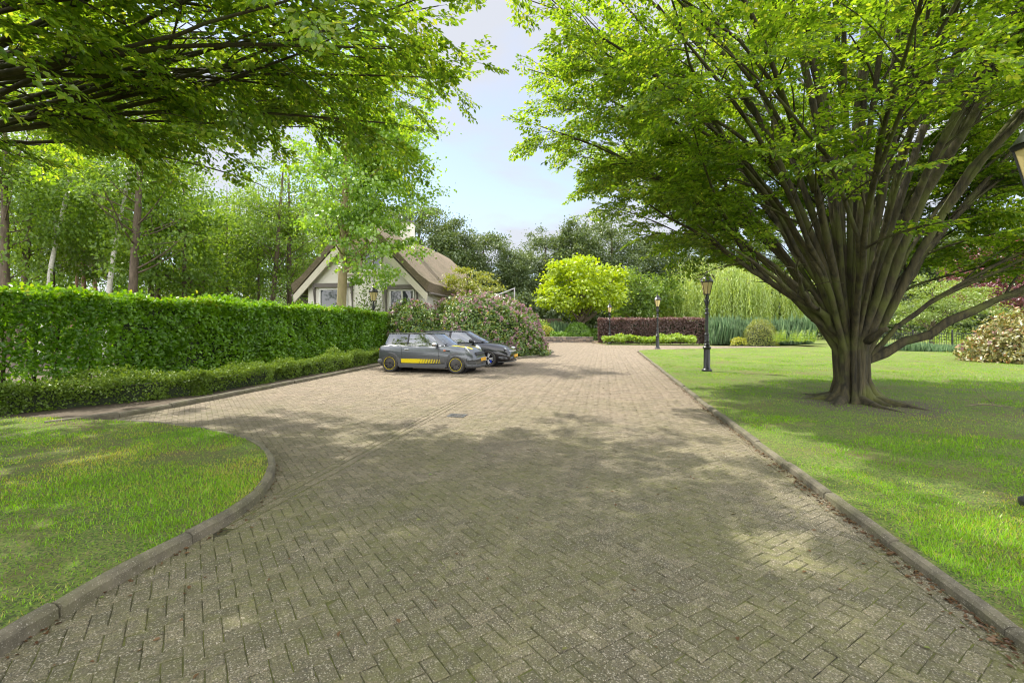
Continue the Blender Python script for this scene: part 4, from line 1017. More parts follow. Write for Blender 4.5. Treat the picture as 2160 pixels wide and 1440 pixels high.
# small things on the ground
dr = thing('drain_cover', 'grey metal drain grate set flat in the drive paving', 'drain cover', (*G(960, 879), .004), -.2)
M['steel'] = plain('worn cast steel', (.07, .072, .075), .7, .3, .2)
b = MB().box((0, 0, .0), (.42, .06, .012)).box((0, .30, .0), (.42, .06, .012)).box((-.18, .15, 0), (.06, .24, .012)).box((.18, .15, 0), (.06, .24, .012))
b.build('rim', M['steel'], dr); dr.scale = (.75, .75, 1); b = MB()
for k in range(6): b.box((-.125 + .05 * k, .15, -.002), (.022, .24, .010))
b.build('bars', M['steel'], dr)
br = thing('fallen_branch', 'thin bare twig lying on the lawn right of the big trunk', 'branch', (*G(2085, 868), .08)); b = MB()
b.tube([(-.45, 0, .02), (-.15, .05, .05), (.1, 0, .04), (.42, -.1, .01)], [.006, .011, .009, .004], 5).tube([(.1, 0, .04), (.0, .1, .22), (-.05, .12, .34)], [.008, .006, .003], 5).tube([(.0, .1, .22), (-.12, .1, .26), (-.16, .1, .36)], [.005, .004, .002], 4).tube([(-.15, .05, .05), (-.3, .2, .04)], [.006, .003], 4)
b.build('twig', M['bark_brown'], br)

# ------------------------------------------------------------------ the thatched house
def house():
    axis = Vector((.187, .982)); rz = math.atan2(-axis.x, axis.y); H = thing('thatched_house', 'white house with a steep thatched roof and big windows behind the hedge', 'house', (-8.62, 27.2, 0), rz)
    t = NT('whitewashed brick'); co = t.coord(); br = t.n('ShaderNodeTexBrick'); br.inputs['Scale'].default_value = 1.0; br.inputs['Brick Width'].default_value = .22; br.inputs['Row Height'].default_value = .068; br.inputs['Mortar Size'].default_value = .008
    mp = t.n('ShaderNodeMapping'); mp.inputs['Rotation'].default_value = (PI / 2, 0, 0); t.l(co, mp.inputs[0]); t.l(mp.outputs[0], br.inputs['Vector'])
    t.principled(t.mix(t.noise(1.2, 5), (.70, .66, .59), (.82, .79, .73)), .85, 0, t.bump(br.outputs['Fac'], -.4, .01)); M['wall'] = t.m
    t = NT('thatch'); co = t.coord(); mp = t.n('ShaderNodeMapping'); mp.inputs['Scale'].default_value = (3, 3, 22); t.l(co, mp.inputs[0]); n1 = t.noise(1.5, 6, .7, mp.outputs[0]); mp2 = t.n('ShaderNodeMapping'); mp2.inputs['Scale'].default_value = (2.5, 10, 2.5); t.l(co, mp2.inputs[0]); n2 = t.noise(4, 5, .7, mp2.outputs[0])
    cc = t.mix(n1, (.11, .085, .058), (.37, .285, .19)); cc = t.mix(t.ramp(n2, [(.35, 0), (.7, .8)]), cc, (.36, .29, .205)); cc = t.mix(t.ramp(t.noise(.6, 5, .7), [(.45, 0), (.7, .6)]), cc, (.13, .12, .06))
    t.principled(cc, .95, 0, t.bump(t.math('ADD', n1, n2), 1.0, .15)); M['thatch'] = t.m
    M['board'] = plain('cream painted board', (.62, .57, .47), .6, 0, .08); M['frame'] = plain('white window frame', (.72, .71, .68), .4, 0, .05); M['shutter'] = plain('weathered timber cladding', (.36, .27, .18), .8, 0, .25, 8); M['grey'] = plain('grey brown awning frame', (.15, .13, .12), .6, 0, .15)
    t = NT('window glass'); t.principled(t.mix(t.noise(1.4, 3), (.02, .025, .03), (.07, .085, .10)), .04, 0, Specular_IOR_Level=.9); M['pane'] = t.m
    Lh, xl, xr, apex, eave = 17.3, -4.25, 4.25, 8.05, 3.72
    k = (apex - eave) / 4.25; zt = lambda x: apex - k * abs(x) - .62
    wl, wr = -3.42, 3.72
    # front and rear gable walls and side walls as one shell
    w_ = MB(); prof = [(wl, -.2), (wr, -.2), (wr, zt(wr)), (0, zt(0)), (wl, zt(wl))]
    w_.prism(prof, .3).prism(prof, .3, Matrix.Translation((0, Lh - .9, 0))).box((wl + .15, Lh / 2 - .3, (zt(wl) - .2) / 2), (.3, Lh - 1.2, zt(wl) + .2)).box((wr - .15, Lh / 2 - .3, (zt(wr) - .2) / 2), (.3, Lh - 1.2, zt(wr) + .2)); w_.build('wall', M['wall'], H)
    # thatch: thick slopes with a rounded ridge and a soft lower edge, subdivided so that it sags a little
    V, F = [], []; nx, ny = 15, 24; rng = np.random.default_rng(2)
    def row(y):
        out = []; sag = .10 * math.sin(PI * y / Lh) + (.55 * max(0, (y - Lh * .78) / (Lh * .22)) ** 1.5)
        for i in range(nx):
            x = xl + (xr - xl) * i / (nx - 1); z = apex - k * math.sqrt(x * x + .10) + .13; fl = max(0, abs(x) - 3.3); out.append((x, y, z - sag + fl * fl * .20 + rng.normal(0, .018)))
        for i in range(nx - 1, -1, -1):
            x = (xl + (xr - xl) * i / (nx - 1)) * .965; z = apex - k * math.sqrt(x * x + .02) - .36; out.append((x, y, z - sag))
        return out
    rows = [row(-.42 + (Lh + .7) * j / (ny - 1)) for j in range(ny)]; m = 2 * nx; V = [p for r_ in rows for p in r_]
    for j in range(ny - 1):
        for i in range(m): F.append((j * m + i, j * m + (i + 1) % m, (j + 1) * m + (i + 1) % m, (j + 1) * m + i))
    mb = MB(); mb.add(V, F); mb.add([], [])
    mb.f += [tuple(range(nx)) + tuple(range(nx, 2 * nx)), tuple(q + (ny - 1) * m for q in range(2 * nx - 1, -1, -1))]
    roof = mb.build('roof', M['thatch'], H, smooth=True, auto=40)
    # barge boards
    for sg in (-1, 1):
        a = Vector((0, 0, apex - .50)); b = Vector((sg * 4.12, 0, eave - .36 + .04)); d = (b - a).normalized(); nn = Vector((-d.z, 0, d.x)) * (1 if sg > 0 else -1)
        MB().prism([((a + nn * .0).x, (a + nn * 0).z), (b.x, b.z), (b.x - sg * .06, b.z - .42), (a.x, a.z - .50)], .09, Matrix.Translation((0, -.40, 0))).build('barge_board', M['board'], H)
    MB().box((0, -.30, apex - 1.55), (.8, .1, 1.1)).build('gable_panel', M['shutter'], H)
    ch = MB().box((1.0, 4.2, 7.4), (.7, .7, 1.9)); c_ = ch.build('chimney', M['wall'], roof); MB().box((1.0, 4.2, 8.39), (.8, .8, .10)).build('chimney_cap', M['grey'], c_)
    def window(x0, x1, z0, z1, y, mull, blind=False):
        f = MB(); t_ = .075
        f.box(((x0 + x1) / 2, y, z1 - t_ / 2), (x1 - x0, .10, t_)).box(((x0 + x1) / 2, y, z0 + t_ / 2), (x1 - x0, .10, t_))
        for x in [x0 + t_ / 2, x1 - t_ / 2] + mull: f.box((x, y, (z0 + z1) / 2), (t_, .096, z1 - z0 - 2 * t_))
        o = f.build('window', M['frame'], H); MB().box(((x0 + x1) / 2, y + .02, (z0 + z1) / 2), (x1 - x0 - .1, .02, z1 - z0 - .1)).build('pane', M['pane'], o)
        MB().box(((x0 + x1) / 2, y - .03, z0 - .05), (x1 - x0 + .15, .2, .08)).build('sill', M['board'], o)
        return o
    def awning(x0, x1, z0, z1, y):
        b = MB(); b.box(((x0 + x1) / 2, y - .10, z1), (x1 - x0, .20, .13)); b.box(((x0 + x1) / 2, y - .2, z1 - .12), (x1 - x0 - .1, .05, .10))
        for x in (x0 + .04, x1 - .04): b.box((x, y - .04, (z0 + z1) / 2 - .07), (.06, .08, z1 - z0 - .02)).box((x, y - .16, z1 - .55), (.04, .04, 1.0), rot=Matrix.Rotation(.18, 3, 'X'))
        b.build('awning', M['grey'], H)
    window(-2.62, -.86, 1.0, 3.78, -.06, []); awning(-2.98, -.52, 1.9, 4.02, -.01)
    window(1.75, 3.22, 1.0, 3.66, -.06, [2.5]); awning(1.48, 3.44, 1.9, 3.86, -.01)
    window(.15, 1.25, 4.75, 5.75, -.06, [.7]); MB().box((-.62, -.03, 5.25), (1.35, .08, 1.05)).build('cladding', M['shutter'], H); MB().box((-.0, -.10, 4.62), (2.9, .2, .14)).build('sill_band', M['board'], H)
    MB().box((1.28, -.10, 1.9), (.12, .22, 4.2)).build('wall_pier', M['wall'], H)
    g = MB().tube([(xl + .02, -.35, eave - .30), (xl + .02, Lh, eave - .30)], .065, 8, True).tube([(xr - .02, -.35, eave - .30), (xr - .02, Lh, eave - .30)], .065, 8, True).tube([(xl + .05, .05, eave - .30), (wl - .08, .1, eave - .75), (wl - .08, .1, 0)], .045, 8); g.build('gutter', M['grey'], H)
house()
# cantilever parasol on the terrace
M['canvas'] = plain('pale parasol canvas', (.58, .54, .48), .8, 0, .06); M['alu'] = plain('grey aluminium', (.36, .36, .38), .4, .6, .06)
ps = thing('parasol', 'pale cantilever parasol behind the pink flowering shrub', 'parasol', (X(1046, 37), 37, 0)); MB().lathe([(1.6, 3.22), (1.62, 3.30), (.9, 3.72), (.05, 4.15)], 8).build('canopy', M['canvas'], ps)
MB().tube([(1.45, 0, 0), (1.45, 0, 4.6)], .055, 8, True).build('pole', M['alu'], ps); MB().tube([(1.45, 0, 4.55), (.0, 0, 4.0)], .035, 8, True).build('arm', M['alu'], ps); MB().box((1.45, 0, .05), (.9, .9, .1)).build('base', M['grey'], ps)
# ------------------------------------------------------------------ cars
def paint(name, c, metallic=.5, rough=.32):
    t = NT(name); p = t.principled(c, rough, metallic); p.inputs['Coat Weight'].default_value = .7; p.inputs['Coat Roughness'].default_value = .08; return t.m
M['greypaint'] = paint('grey car paint', (.105, .114, .128)); M['blackpaint'] = paint('black car paint', (.012, .012, .016), .2, .25)
M['roofpaint'] = paint('dark roof paint', (.045, .047, .052), .3); M['plastic'] = plain('grey black car plastic', (.075, .077, .082), .6, 0, .1); M['blackplastic'] = plain('black car plastic', (.018, .018, .02), .5, 0, .1)
M['tyre'] = plain('tyre rubber', (.055, .052, .048), .85, 0, .2); M['yellow'] = plain('yellow vinyl', (.72, .58, .01), .35, 0, .03); M['chrome'] = plain('chrome', (.7, .7, .72), .12, 1, .03)
M['rim_dark'] = plain('dark alloy', (.03, .03, .032), .4, .4, .1); M['rim_mid'] = plain('grey alloy', (.10, .095, .09), .35, .4, .1); M['disc'] = plain('brake disc', (.2, .2, .2), .4, .7); M['rim_silver'] = plain('machined alloy', (.66, .66, .68), .3, .25, .05); M['blue'] = plain('blue brake paint', (.02, .06, .55), .4, 0, .05)
M['platemat'] = plain('yellow number plate', (.75, .40, .03), .45, 0, .05); M['orange'] = plain('orange lens', (.75, .16, .02), .3, 0, .05); M['seat'] = plain('grey car seat', (.12, .12, .13), .8)
t = NT('headlight lens'); t.principled((.62, .65, .68), .08, .3); M['lens'] = t.m
def car_glass(name, tint, gl):
    t = NT(name); d = t.n('ShaderNodeBsdfTransparent'); d.inputs['Color'].default_value = tint + (1,); g = t.n('ShaderNodeBsdfGlossy'); g.inputs['Roughness'].default_value = .02; g.inputs['Color'].default_value = (.95, .97, 1, 1)
    fr = t.n('ShaderNodeFresnel'); fr.inputs['IOR'].default_value = 1.5; f = t.math('ADD', t.math('MULTIPLY', fr.outputs[0], 1.2), gl); m = t.n('ShaderNodeMixShader'); t.l(f, m.inputs[0]); t.l(d.outputs[0], m.inputs[1]); t.l(g.outputs[0], m.inputs[2]); t.l(m.outputs[0], t.out.inputs['Surface']); return t.m
M['glass'] = car_glass('clear car glass', (.62, .70, .72), .16); M['glassdark'] = car_glass('tinted car glass', (.18, .19, .20), .10)

def car(label, loc, rz, C):
    root = thing('parked_car', label, 'car', loc, rz, 'cars parked at the hedge')
    st = C['stations']; NP = 15
    # lower body: lofted sections
    V, F = [], []
    def sec(x, zb, zs, zt, w, ws):
        h = zs - zb
        half = [(0, zb), (.62 * w, zb), (.90 * w, zb + .03), (.965 * w, zb + .16 * h), (.985 * w, zb + .30 * h), (w, zb + .52 * h), (.992 * w, zb + .70 * h), ((w + ws) / 2 + .02, zb + .90 * h), (ws + .01, zs - .008), (ws * .90, zs + (zt - zs) * .40), (ws * .70, zs + (zt - zs) * .70), (ws * .36, zs + (zt - zs) * .93), (0, zt)]
        return [(x, -y, z) for y, z in half] + [(x, y, z) for y, z in half[-2:0:-1]]
    # densify the stations by smooth interpolation
    xs = [s[0] for s in st]; dense = []
    for a, b in zip(st[:-1], st[1:]):
        i = st.index(a); p = st[max(i - 1, 0)]; q = st[min(i + 2, len(st) - 1)]
        for k in range(4):
            u = k / 4
            dense.append([.5 * ((2 * a[j]) + (-p[j] + b[j]) * u + (2 * p[j] - 5 * a[j] + 4 * b[j] - q[j]) * u * u + (-p[j] + 3 * a[j] - 3 * b[j] + q[j]) * u ** 3) for j in range(6)])
    dense.append(list(st[-1])); m = None; mb = MB(); rows = [sec(*s) for s in dense]; m = len(rows[0])
    for r_ in rows: V += r_
    for j in range(len(rows) - 1):
        for i in range(m): F.append((j * m + i, (j + 1) * m + i, (j + 1) * m + (i + 1) % m, j * m + (i + 1) % m))
    F += [tuple(range(m)), tuple((len(rows) - 1) * m + i for i in range(m - 1, -1, -1))]
    mb.add(V, F); body = mb.build('body', M[C['paint']], root, smooth=True, auto=40)
    # wheel openings cut out of the lofted shell
    cut = MB()
    for ax in C['axles']: cut.lathe([(C['arch'], -1.2), (C['arch'], 1.2)], 40, (ax, 0, C['rw'] + .01), Matrix.Rotation(PI / 2, 3, 'X'))
    co = cut.build('cutter', None); bo = body.modifiers.new('cut', 'BOOLEAN'); bo.object = co; bo.operation = 'DIFFERENCE'; bo.solver = 'EXACT'
    dg = bpy.context.evaluated_depsgraph_get(); me = bpy.data.meshes.new_from_object(body.evaluated_get(dg)); body.modifiers.clear(); body.data = me
    bpy.data.objects.remove(co); me.materials.clear(); me.materials.append(M[C['paint']]); me.set_sharp_from_angle(angle=R(40))
    # dark inner wheel housing
    hb = MB()
    for ax in C['axles']: hb.lathe([(C['arch'] + .02, -.52), (C['arch'] + .02, .52)], 24, (ax, 0, C['rw'] + .01), Matrix.Rotation(PI / 2, 3, 'X'))
    wid = lambda x: np.interp(x, [s[0] for s in st], [s[4] for s in st])
    hb.box((0, 0, .22), (C['axles'][1] - C['axles'][0] - .5, 1.3, .12)); hb.build('underbody', M['blackplastic'], root)
    # greenhouse
    g = C['house']                                       # z0, z1, base x rear/front, top x rear/front, base w, top w
    def ring(sv, off=0.0, n=56):
        xr = g['br'] + (g['tr'] - g['br']) * sv; xf = g['bf'] + (g['tf'] - g['bf']) * sv; w_ = g['bw'] + (g['tw'] - g['bw']) * sv ** 1.15; z = g['z0'] + (g['z1'] - g['z0']) * sv; out = []
        for i in range(n):
            a = 2 * PI * i / n; c, s = math.cos(a), math.sin(a); e = g.get('pw', .32)
            x = (abs(c) ** e) * (1 if c >= 0 else -1); y = (abs(s) ** e) * (1 if s >= 0 else -1)
            crown = .05 * (1 - abs(y)) * (1 if c > 0 else -.5)   # curved screen
            out.append(((xr + xf) / 2 + x * ((xf - xr) / 2 + off) + crown * abs(c), y * (w_ + off), z + (g.get('tilt', 0) * x * sv)))
        return out
    def band(name, i0, i1, s0, s1, off, mat, parent=root, n=56, steps=5, thick=0):
        mb = MB(); R_ = [ring(s0 + (s1 - s0) * k / steps, off) for k in range(steps + 1)]; idx = list(range(i0, i1 + 1)); vs = [R_[k][i % n] for k in range(steps + 1) for i in idx]; w = len(idx)
        fs = [(k * w + i, k * w + i + 1, (k + 1) * w + i + 1, (k + 1) * w + i) for k in range(steps) for i in range(w - 1)]; mb.add(vs, fs); return mb.build(name, mat, parent, smooth=True)
    def span(name, xa, xb, ya, s0, s1, off, mat, steps=6, cols=8, parent=root):
        """patch on the side (sign ya) between x = xa(s) and xb(s)"""
        mb = MB(); vs = []
        for k in range(steps + 1):
            sv = s0 + (s1 - s0) * k / steps; rg_ = [p for p in ring(sv, off, 240) if p[1] * ya > 0]; rg_.sort(); px = [p[0] for p in rg_]; py = [abs(p[1]) for p in rg_]; pz = [p[2] for p in rg_]; a, b = xa(sv), xb(sv)
            for i in range(cols + 1):
                x = a + (b - a) * i / cols; vs.append((x, ya * float(np.interp(x, px, py)), float(np.interp(x, px, pz))))
        w = cols + 1; mb.add(vs, [(k * w + i, k * w + i + 1, (k + 1) * w + i + 1, (k + 1) * w + i) for k in range(steps) for i in range(cols)]); return mb.build(name, mat, parent, smooth=True)
    lin = lambda a, b: (lambda s: a + (b - a) * s)
    frontx = lin(g['bf'], g['tf']); rearx = lin(g['br'], g['tr'])
    for sg in (-1, 1):
        fa, fb = C['win']['front']; span('side_window', lin(*fa), lin(*fb), sg, .03, .97, .0, M['glass'])
        ra, rb = C['win']['rear']; span('rear_side_window', lin(*ra), lin(*rb), sg, .03, .97, .0, M[C.get('rearglass', 'glassdark')])
        pm = M[C['pillar']]
        span('pillar', lin(*fb), lambda s: frontx(s) - .03, sg, 0, 1, .004, pm); span('pillar', lin(*rb), lin(*fa), sg, 0, 1, .004, M['blackplastic'], cols=2); span('pillar', lambda s: rearx(s) + .03, lin(*ra), sg, 0, 1, .004, M[C['rearpillar']])
        span('belt_trim', lambda s: rearx(s) + .05, lambda s: frontx(s) - .08, sg, .0, .045, .008, M['chrome' if C['kind'] == 'mini' else 'blackplastic'], steps=1, cols=16)
        span('frame_top', lambda s: rearx(s) + .05, lambda s: frontx(s) - .05, sg, .955, 1.0, .006, M['blackplastic'], steps=1, cols=16)
    # windscreen and rear screen: the ends of the ring
    n = 56; k = 8
    def screen(name, front, mat):
        mb = MB(); vs = []; w = 11
        for q in range(7):
            sv = .02 + .96 * q / 6; rr = [p for p in ring(sv, 0, 240)]; xm = max(p[0] for p in rr) if front else min(p[0] for p in rr); w_ = (g['bw'] + (g['tw'] - g['bw']) * sv ** 1.15)
            for i in range(w):
                y = (-1 + 2 * i / (w - 1)) * w_ * .93; cand = [p for p in rr if (p[0] > (g['br'] + g['bf']) / 2) == front]; cand.sort(key=lambda p: p[1]); x = float(np.interp(y, [p[1] for p in cand], [p[0] for p in cand])); z = float(np.interp(y, [p[1] for p in cand], [p[2] for p in cand])); vs.append((x, y, z))
        mb.add(vs, [(q * w + i, q * w + i + 1, (q + 1) * w + i + 1, (q + 1) * w + i) for q in range(6) for i in range(w - 1)]); return mb.build(name, mat, root, smooth=True)
    screen('windscreen', True, M['glass']); screen('rear_screen', False, M['glassdark'])
    # roof skin with thickness
    mb = MB(); rs = [ring(.985, .022), ring(1.0, .030), ring(1.035, .02), ring(1.06, -.02), ring(1.085, -.14), ring(1.10, -.36)]; vs = [p for r_ in rs for p in r_]; fs = []
    for j in range(len(rs) - 1):
        for i in range(n): fs.append((j * n + i, j * n + (i + 1) % n, (j + 1) * n + (i + 1) % n, (j + 1) * n + i))
    fs += [tuple((len(rs) - 1) * n + i for i in range(n)), tuple(range(n - 1, -1, -1))]; mb.add(vs, fs); mb.build('roof', M[C['roofmat']], root, smooth=True, auto=50)
    # seats and dashboard seen through the glass
    zb = g['z0']
    for x in (C['seatx'], C['seatx'] - .85):
        for y in (-.37, .37): MB().box((x, y, zb - .05), (.16, .46, .55), rot=Matrix.Rotation(-.22, 3, 'Y')).box((x - .09, y, zb + .30), (.09, .26, .16), rot=Matrix.Rotation(-.15, 3, 'Y')).build('seat', M['seat'], root, bevel=.04)
    MB().box((g['bf'] - .32, 0, zb - .0), (.5, 1.25, .12)).tube([(g['bf'] - .62 + .02 * math.sin(a), -.36 * -1 + .18 * math.cos(a), zb + .02 + .17 * math.sin(a)) for a in np.linspace(0, 2 * PI, 15)], .015, 5).build('dashboard', M['blackplastic'], root)
    # wheels
    rw, tw = C['rw'], C['tw']
    for ax in C['axles']:
        for sg in (-1, 1):
            W = bpy.data.objects.new('wheel', None); COL.objects.link(W); W.parent = root; W.location = (ax, sg * (C['track'] - tw / 2), rw); W.rotation_euler = (0 if sg > 0 else PI, 0, 0)
            Mx = Matrix.Rotation(-PI / 2, 3, 'X'); ri = C['rim']
            # axis: local +y points outwards
            MB().lathe([(ri - .005, -tw / 2 + .02), (ri + .02, -tw / 2), (rw - .03, -tw / 2), (rw - .004, -tw / 2 + .03), (rw, 0), (rw - .004, tw / 2 - .03), (rw - .03, tw / 2), (ri + .02, tw / 2), (ri - .005, tw / 2 - .02)], 40, (0, 0, 0), Mx, False).build('tyre', M['tyre'], W, smooth=True, auto=45)
            sp = MB(); sp.lathe([(ri - .004, -tw / 2 + .02), (ri - .004, tw / 2 - .012), (ri - .02, tw / 2 - .006), (ri - .028, tw / 2 - .03), (ri - .05, -tw / 2 + .03)], 40, (0, 0, 0), Mx, False)
            sp.lathe([(.02, tw / 2 - .03), (.055, tw / 2 - .03), (.06, tw / 2 - .06)], 14, (0, 0, 0), Mx)
            o_rim = sp.build('rim', M['rim_dark'], W, smooth=True, auto=40); ss = MB()
            for q in range(C['spokes']):
                a = 2 * PI * q / C['spokes']
                for da in C['spread']:
                    p0 = (.045 * math.cos(a), tw / 2 - .035, .045 * math.sin(a)); p1 = ((ri - .02) * math.cos(a + da), tw / 2 - .022, (ri - .02) * math.sin(a + da)); ss.tube([p0, tuple((np.array(p0) + p1) / 2), p1], C['spw'], 4)
            ss.build('spokes', M[C['spokemat']], W)
            if C['kind'] == 'mini':
                MB().lathe([(ri + .004, tw / 2 - .004), (ri + .004, tw / 2 + .004), (ri - .006, tw / 2 + .004), (ri - .006, tw / 2 - .004)], 40, (0, 0, 0), Mx, False).build('rim_ring', M['yellow'], W)
            MB().lathe([(ri - .07, 0), (ri - .07, .015)], 24, (0, 0, 0), Mx).build('brake_disc', M['disc'], W); 
            cal = MB(); cal.box((.11 if sg < 0 else .11, .035, .08 if sg < 0 else -.08), (.09, .05, .17)); cal.build('brake_caliper', M['blue' if C['kind'] != 'mini' else 'rim_dark'], W, bevel=.015)
    # arch trims
    for ax in C['axles']:
        for sg in (-1, 1):
            y0 = sg * (float(wid(ax)) - .012); b = MB(); aw = C['archw']; ns = 26; vs = []
            a0, a1 = -.28, PI + .28
            for q in range(ns + 1):
                a = a0 + (a1 - a0) * q / ns
                for rr, dy in ((C['arch'] - .012, -.05), (C['arch'] - .012, .022), (C['arch'] + aw * .5, .026), (C['arch'] + aw, .004), (C['arch'] + aw, -.05)):
                    zc = C['rw'] + .01 + rr * math.sin(a); vs.append((ax + rr * math.cos(a), y0 + sg * (dy - .045 * max(0, (zc - .62) / .2) - C.get('tuck', 0) * max(0, abs(ax + rr * math.cos(a)) - abs(ax)) ), zc))
            b.add(vs, [(q * 5 + i, q * 5 + (i + 1) % 5, (q + 1) * 5 + (i + 1) % 5, (q + 1) * 5 + i) for q in range(ns) for i in range(5)] + [tuple(range(5)), tuple(ns * 5 + i for i in range(5))]); b.build('arch_trim', M[C['archmat']], root, smooth=True, auto=40)
    side = lambda x, z: float(np.interp(z, [.2, .45, .60, .75, .88], [wid(x) * .97, wid(x) * .995, wid(x), wid(x) * .993, wid(x) * .96]))
    for sg in (-1, 1):
        # sill, door gaps, handle, mirror
        xa, xb = C['axles'][0] + C['arch'] + .03, C['axles'][1] - C['arch'] - .03
        MB().box(((xa + xb) / 2, sg * (wid(0) - .035), .235), (xb - xa, .09, .13)).build('sill', M[C['archmat']], root, bevel=.02)
        for x in C['doors']:
            b = MB(); zs = [.31, .45, .60, .75, .88]; b.tube([(x + C.get('dslant', 0) * (z - .3), sg * (side(x, z) - .001), z) for z in zs], .0055, 4); b.build('door_gap', M['blackplastic'], root)
        for hx, hz in C['handles']:
            MB().box((hx, sg * (side(hx, hz) + .012), hz), (.17, .03, .035)).build('door_handle', M['chrome' if C['kind'] == 'mini' else 'blackpaint'], root, bevel=.012)
        mx_, mz = C['mirror']; o = MB().lathe([(.02, -.11), (.075, -.08), (.09, 0), (.075, .09), (.03, .12)], 12, (mx_, sg * (g['bw'] + .17), mz), Matrix.Rotation(PI / 2, 3, 'X') @ Matrix.Diagonal((1.0, .85, 1.0))).build('wing_mirror', M[C['mirrormat']], root, smooth=True)
        MB().tube([(mx_ + .02, sg * (g['bw'] - .02), g['z0'] + .03), (mx_, sg * (g['bw'] + .12), mz - .06)], [.045, .035], 8, True).build('mirror_arm', M['blackplastic'], o)
    return root, side, wid

# grey hatchback with the yellow side flash
G_ST = [(-1.775, .40, .66, .70, .56, .50), (-1.72, .30, .84, .86, .72, .62), (-1.60, .22, .915, .935, .80, .69), (-1.2335, .19, .935, .95, .838, .74), (-.6, .175, .925, .945, .842, .75), (0, .17, .915, .935, .842, .752), (.5, .17, .905, .935, .842, .75), (.80, .175, .885, .945, .84, .735),
        (1.2335, .18, .845, .905, .838, .70), (1.50, .19, .815, .875, .80, .65), (1.66, .20, .75, .815, .74, .57), (1.77, .22, .66, .71, .66, .50), (1.845, .28, .54, .57, .56, .43)]
MINI = dict(kind='mini', stations=G_ST, paint='greypaint', axles=(-1.2335, 1.2335), arch=.338, archw=.075, archmat='plastic', rw=.305, tw=.20, rim=.212, track=.845, spokes=9, spw=[.016, .014, .013], spread=(-.16, .16), spokemat='rim_mid', tuck=.25,
            house=dict(z0=.925, z1=1.335, br=-1.665, bf=.86, tr=-1.50, tf=.30, bw=.735, tw=.60, pw=.30), win=dict(front=((-.56, -.56), (.60, .22)), rear=((-1.47, -1.33), (-.62, -.62))), pillar='greypaint', rearpillar='glassdark', roofmat='roofpaint', seatx=-.15,
            doors=(-.78, .62), handles=((-.58, .80),), mirror=(.50, .985), mirrormat='chrome')
fx, fy = math.cos(R(-15)), math.sin(R(-15))
car1, side1, wid1 = car('grey compact hatchback with yellow side flash and yellow-ringed wheels by the low hedge', (-2.87, 17.05, .004), R(-15), MINI)
for sg in (-1, 1):
    b = MB()                                                # flash with slanted fading bars
    def strip(xa, xb, sl):
        zs = (.335, .375, .415, .455, .475); vs = []
        for i in range(9):
            for z in zs: x = xa + (xb - xa) * i / 8 - sl * (z - .335); vs.append((x, sg * (side1(x, z) + .004), z))
        b.add(vs, [(i * 5 + j, i * 5 + j + 1, (i + 1) * 5 + j + 1, (i + 1) * 5 + j) for i in range(8) for j in range(4)])
    strip(-.79, -.10, 0); x = -.095
    for i in range(13): w_ = .052 - .0034 * i; strip(x + .014, x + .014 + w_, .18); x += .062
    b.build('side_flash', M['yellow'], car1)
    MB().lathe([(.02, -.02), (.135, .0), (.15, .02), (.11, .05), (.02, .065)], 20, (1.545, sg * .585, .765), Matrix.Rotation(sg * -.55, 3, 'Z') @ Matrix.Rotation(PI / 2 - .55, 3, 'Y') @ Matrix.Diagonal((1.15, .85, 1))).build('headlight', M['lens'], car1, smooth=True)
    MB().box((.83, sg * (side1(.83, .77) + .004), .775), (.075, .02, .035)).build('indicator', M['orange'], car1, bevel=.01)
    MB().box((.95, sg * (side1(.95, .77) + .002), .772), (.15, .018, .03)).build('side_vent', M['blackplastic'], car1, bevel=.008)
    vs = []; b = MB()                                       # bonnet stripe
    for i in range(9):
        x = .93 + .80 * i / 8; zt_ = float(np.interp(x, [s[0] for s in G_ST], [s[3] for s in G_ST])); zs_ = float(np.interp(x, [s[0] for s in G_ST], [s[2] for s in G_ST])); ws_ = float(np.interp(x, [s[0] for s in G_ST], [s[5] for s in G_ST]))
        for f in (.42, .68): vs.append((x, sg * ws_ * f, zs_ + (zt_ - zs_) * float(np.interp(f, [.36, .70, .90], [.93, .70, .40])) + .009))
    b.add(vs, [(i * 2, i * 2 + 1, i * 2 + 3, i * 2 + 2) for i in range(8)]); b.build('bonnet_stripe', M['yellow'], car1)
    MB().box((-1.725, sg * .60, .70), (.06, .12, .24)).build('tail_light', M['orange'], car1, bevel=.02)
MB().box((1.79, 0, .64), (.10, .86, .14), rot=Matrix.Rotation(-.45, 3, 'Y')).build('grille', M['blackplastic'], car1, bevel=.03)
b = MB(); b.tube([(1.62, -.80, .46), (1.78, -.62, .46), (1.86, -.35, .47), (1.88, 0, .47), (1.86, .35, .47), (1.78, .62, .46), (1.62, .80, .46)], [.05, .06, .065, .065, .065, .06, .05], 8, True); b.build('front_bumper', M['greypaint'], car1, smooth=True)
b = MB(); b.tube([(1.60, -.79, .27), (1.76, -.62, .25), (1.84, -.3, .24), (1.84, .3, .24), (1.76, .62, .25), (1.60, .79, .27)], .075, 8, True); b.build('bumper_skirt', M['plastic'], car1, smooth=True)
b = MB(); b.tube([(-1.55, -.80, .36), (-1.70, -.66, .36), (-1.79, -.3, .36), (-1.79, .3, .36), (-1.70, .66, .36), (-1.55, .80, .36)], .10, 8, True); b.build('rear_bumper', M['plastic'], car1, smooth=True)
MB().box((1.945, 0, .46), (.02, .50, .115)).build('number_plate', M['platemat'], car1, bevel=.006)
MB().lathe([(.004, 0), (.003, .35)], 5, (-1.25, 0, 1.38), Matrix.Rotation(-.8, 3, 'Y')).build('aerial', M['blackplastic'], car1)

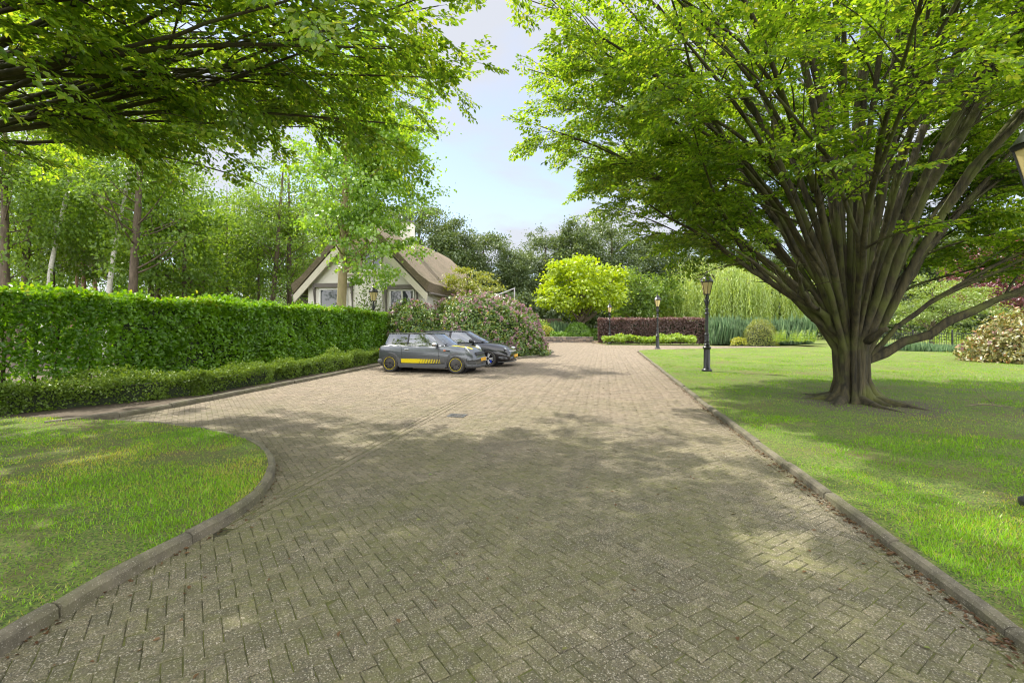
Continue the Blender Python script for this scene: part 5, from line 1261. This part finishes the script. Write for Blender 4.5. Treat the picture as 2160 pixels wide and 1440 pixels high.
# black hatchback behind it
B_ST = [(-2.13, .42, .72, .76, .62, .56), (-2.05, .32, .92, .94, .78, .68), (-1.85, .24, .985, 1.0, .86, .74), (-1.315, .20, .985, 1.0, .895, .79), (-.6, .19, .965, .985, .898, .80), (.1, .185, .945, .965, .897, .80), (.7, .185, .925, .955, .893, .79), (1.0, .185, .905, .955, .89, .77),
        (1.315, .19, .87, .925, .885, .74), (1.65, .20, .80, .865, .85, .68), (1.92, .20, .71, .76, .77, .60), (2.08, .20, .60, .63, .68, .52), (2.15, .24, .50, .52, .58, .44)]
GOLF = dict(kind='golf', stations=B_ST, paint='blackpaint', axles=(-1.315, 1.315), arch=.36, archw=.03, archmat='blackpaint', rw=.325, tw=.225, rim=.242, track=.89, spokes=5, spw=[.03, .024, .022], spread=(-.17, .17), spokemat='rim_silver', tuck=.2,
            house=dict(z0=.945, z1=1.385, br=-2.0, bf=1.12, tr=-1.62, tf=.22, bw=.78, tw=.60, pw=.34), win=dict(front=((-.30, -.30), (.80, .18)), rear=((-1.62, -1.18), (-.40, -.40))), pillar='blackpaint', rearpillar='blackpaint', roofmat='blackpaint', seatx=-.1,
            doors=(-.42, .72), handles=((-.25, .85), (-1.15, .87)), mirror=(.66, 1.02), mirrormat='blackpaint')
car2, side2, wid2 = car('glossy black hatchback with silver alloy wheels beside the pink flowering shrub', (-2.0, 19.8, .004), R(-15), GOLF)
for sg in (-1, 1):
    MB().lathe([(.01, -.015), (.075, 0), (.06, .03), (.01, .05)], 14, (1.93, sg * .60, .70), Matrix.Rotation(sg * -.62, 3, 'Z') @ Matrix.Rotation(PI / 2 - .4, 3, 'Y') @ Matrix.Diagonal((.75, 2.3, 1))).build('headlight', M['lens'], car2, smooth=True)
    MB().box((-2.04, sg * .66, .84), (.08, .2, .13)).build('tail_light', M['orange'], car2, bevel=.02)
b = MB(); b.tube([(1.75, -.86, .34), (1.98, -.70, .32), (2.13, -.35, .31), (2.16, 0, .31), (2.13, .35, .31), (1.98, .70, .32), (1.75, .86, .34)], .085, 8, True); b.build('front_bumper', M['blackpaint'], car2, smooth=True)
b = MB(); b.tube([(1.74, -.86, .205), (2.0, -.70, .20), (2.16, -.35, .20), (2.16, .35, .20), (2.0, .70, .20), (1.74, .86, .205)], .022, 6, True); b.build('front_splitter', M['plastic'], car2, smooth=True)
b = MB(); b.tube([(-1.9, -.84, .42), (-2.06, -.66, .42), (-2.15, -.3, .42), (-2.15, .3, .42), (-2.06, .66, .42), (-1.9, .84, .42)], .11, 8, True); b.build('rear_bumper', M['blackpaint'], car2, smooth=True)
MB().box((2.245, 0, .42), (.02, .50, .115)).build('number_plate', M['platemat'], car2, bevel=.006)
MB().box((2.09, 0, .60), (.05, 1.0, .03)).build('grille_bar', M['rim_silver'], car2)
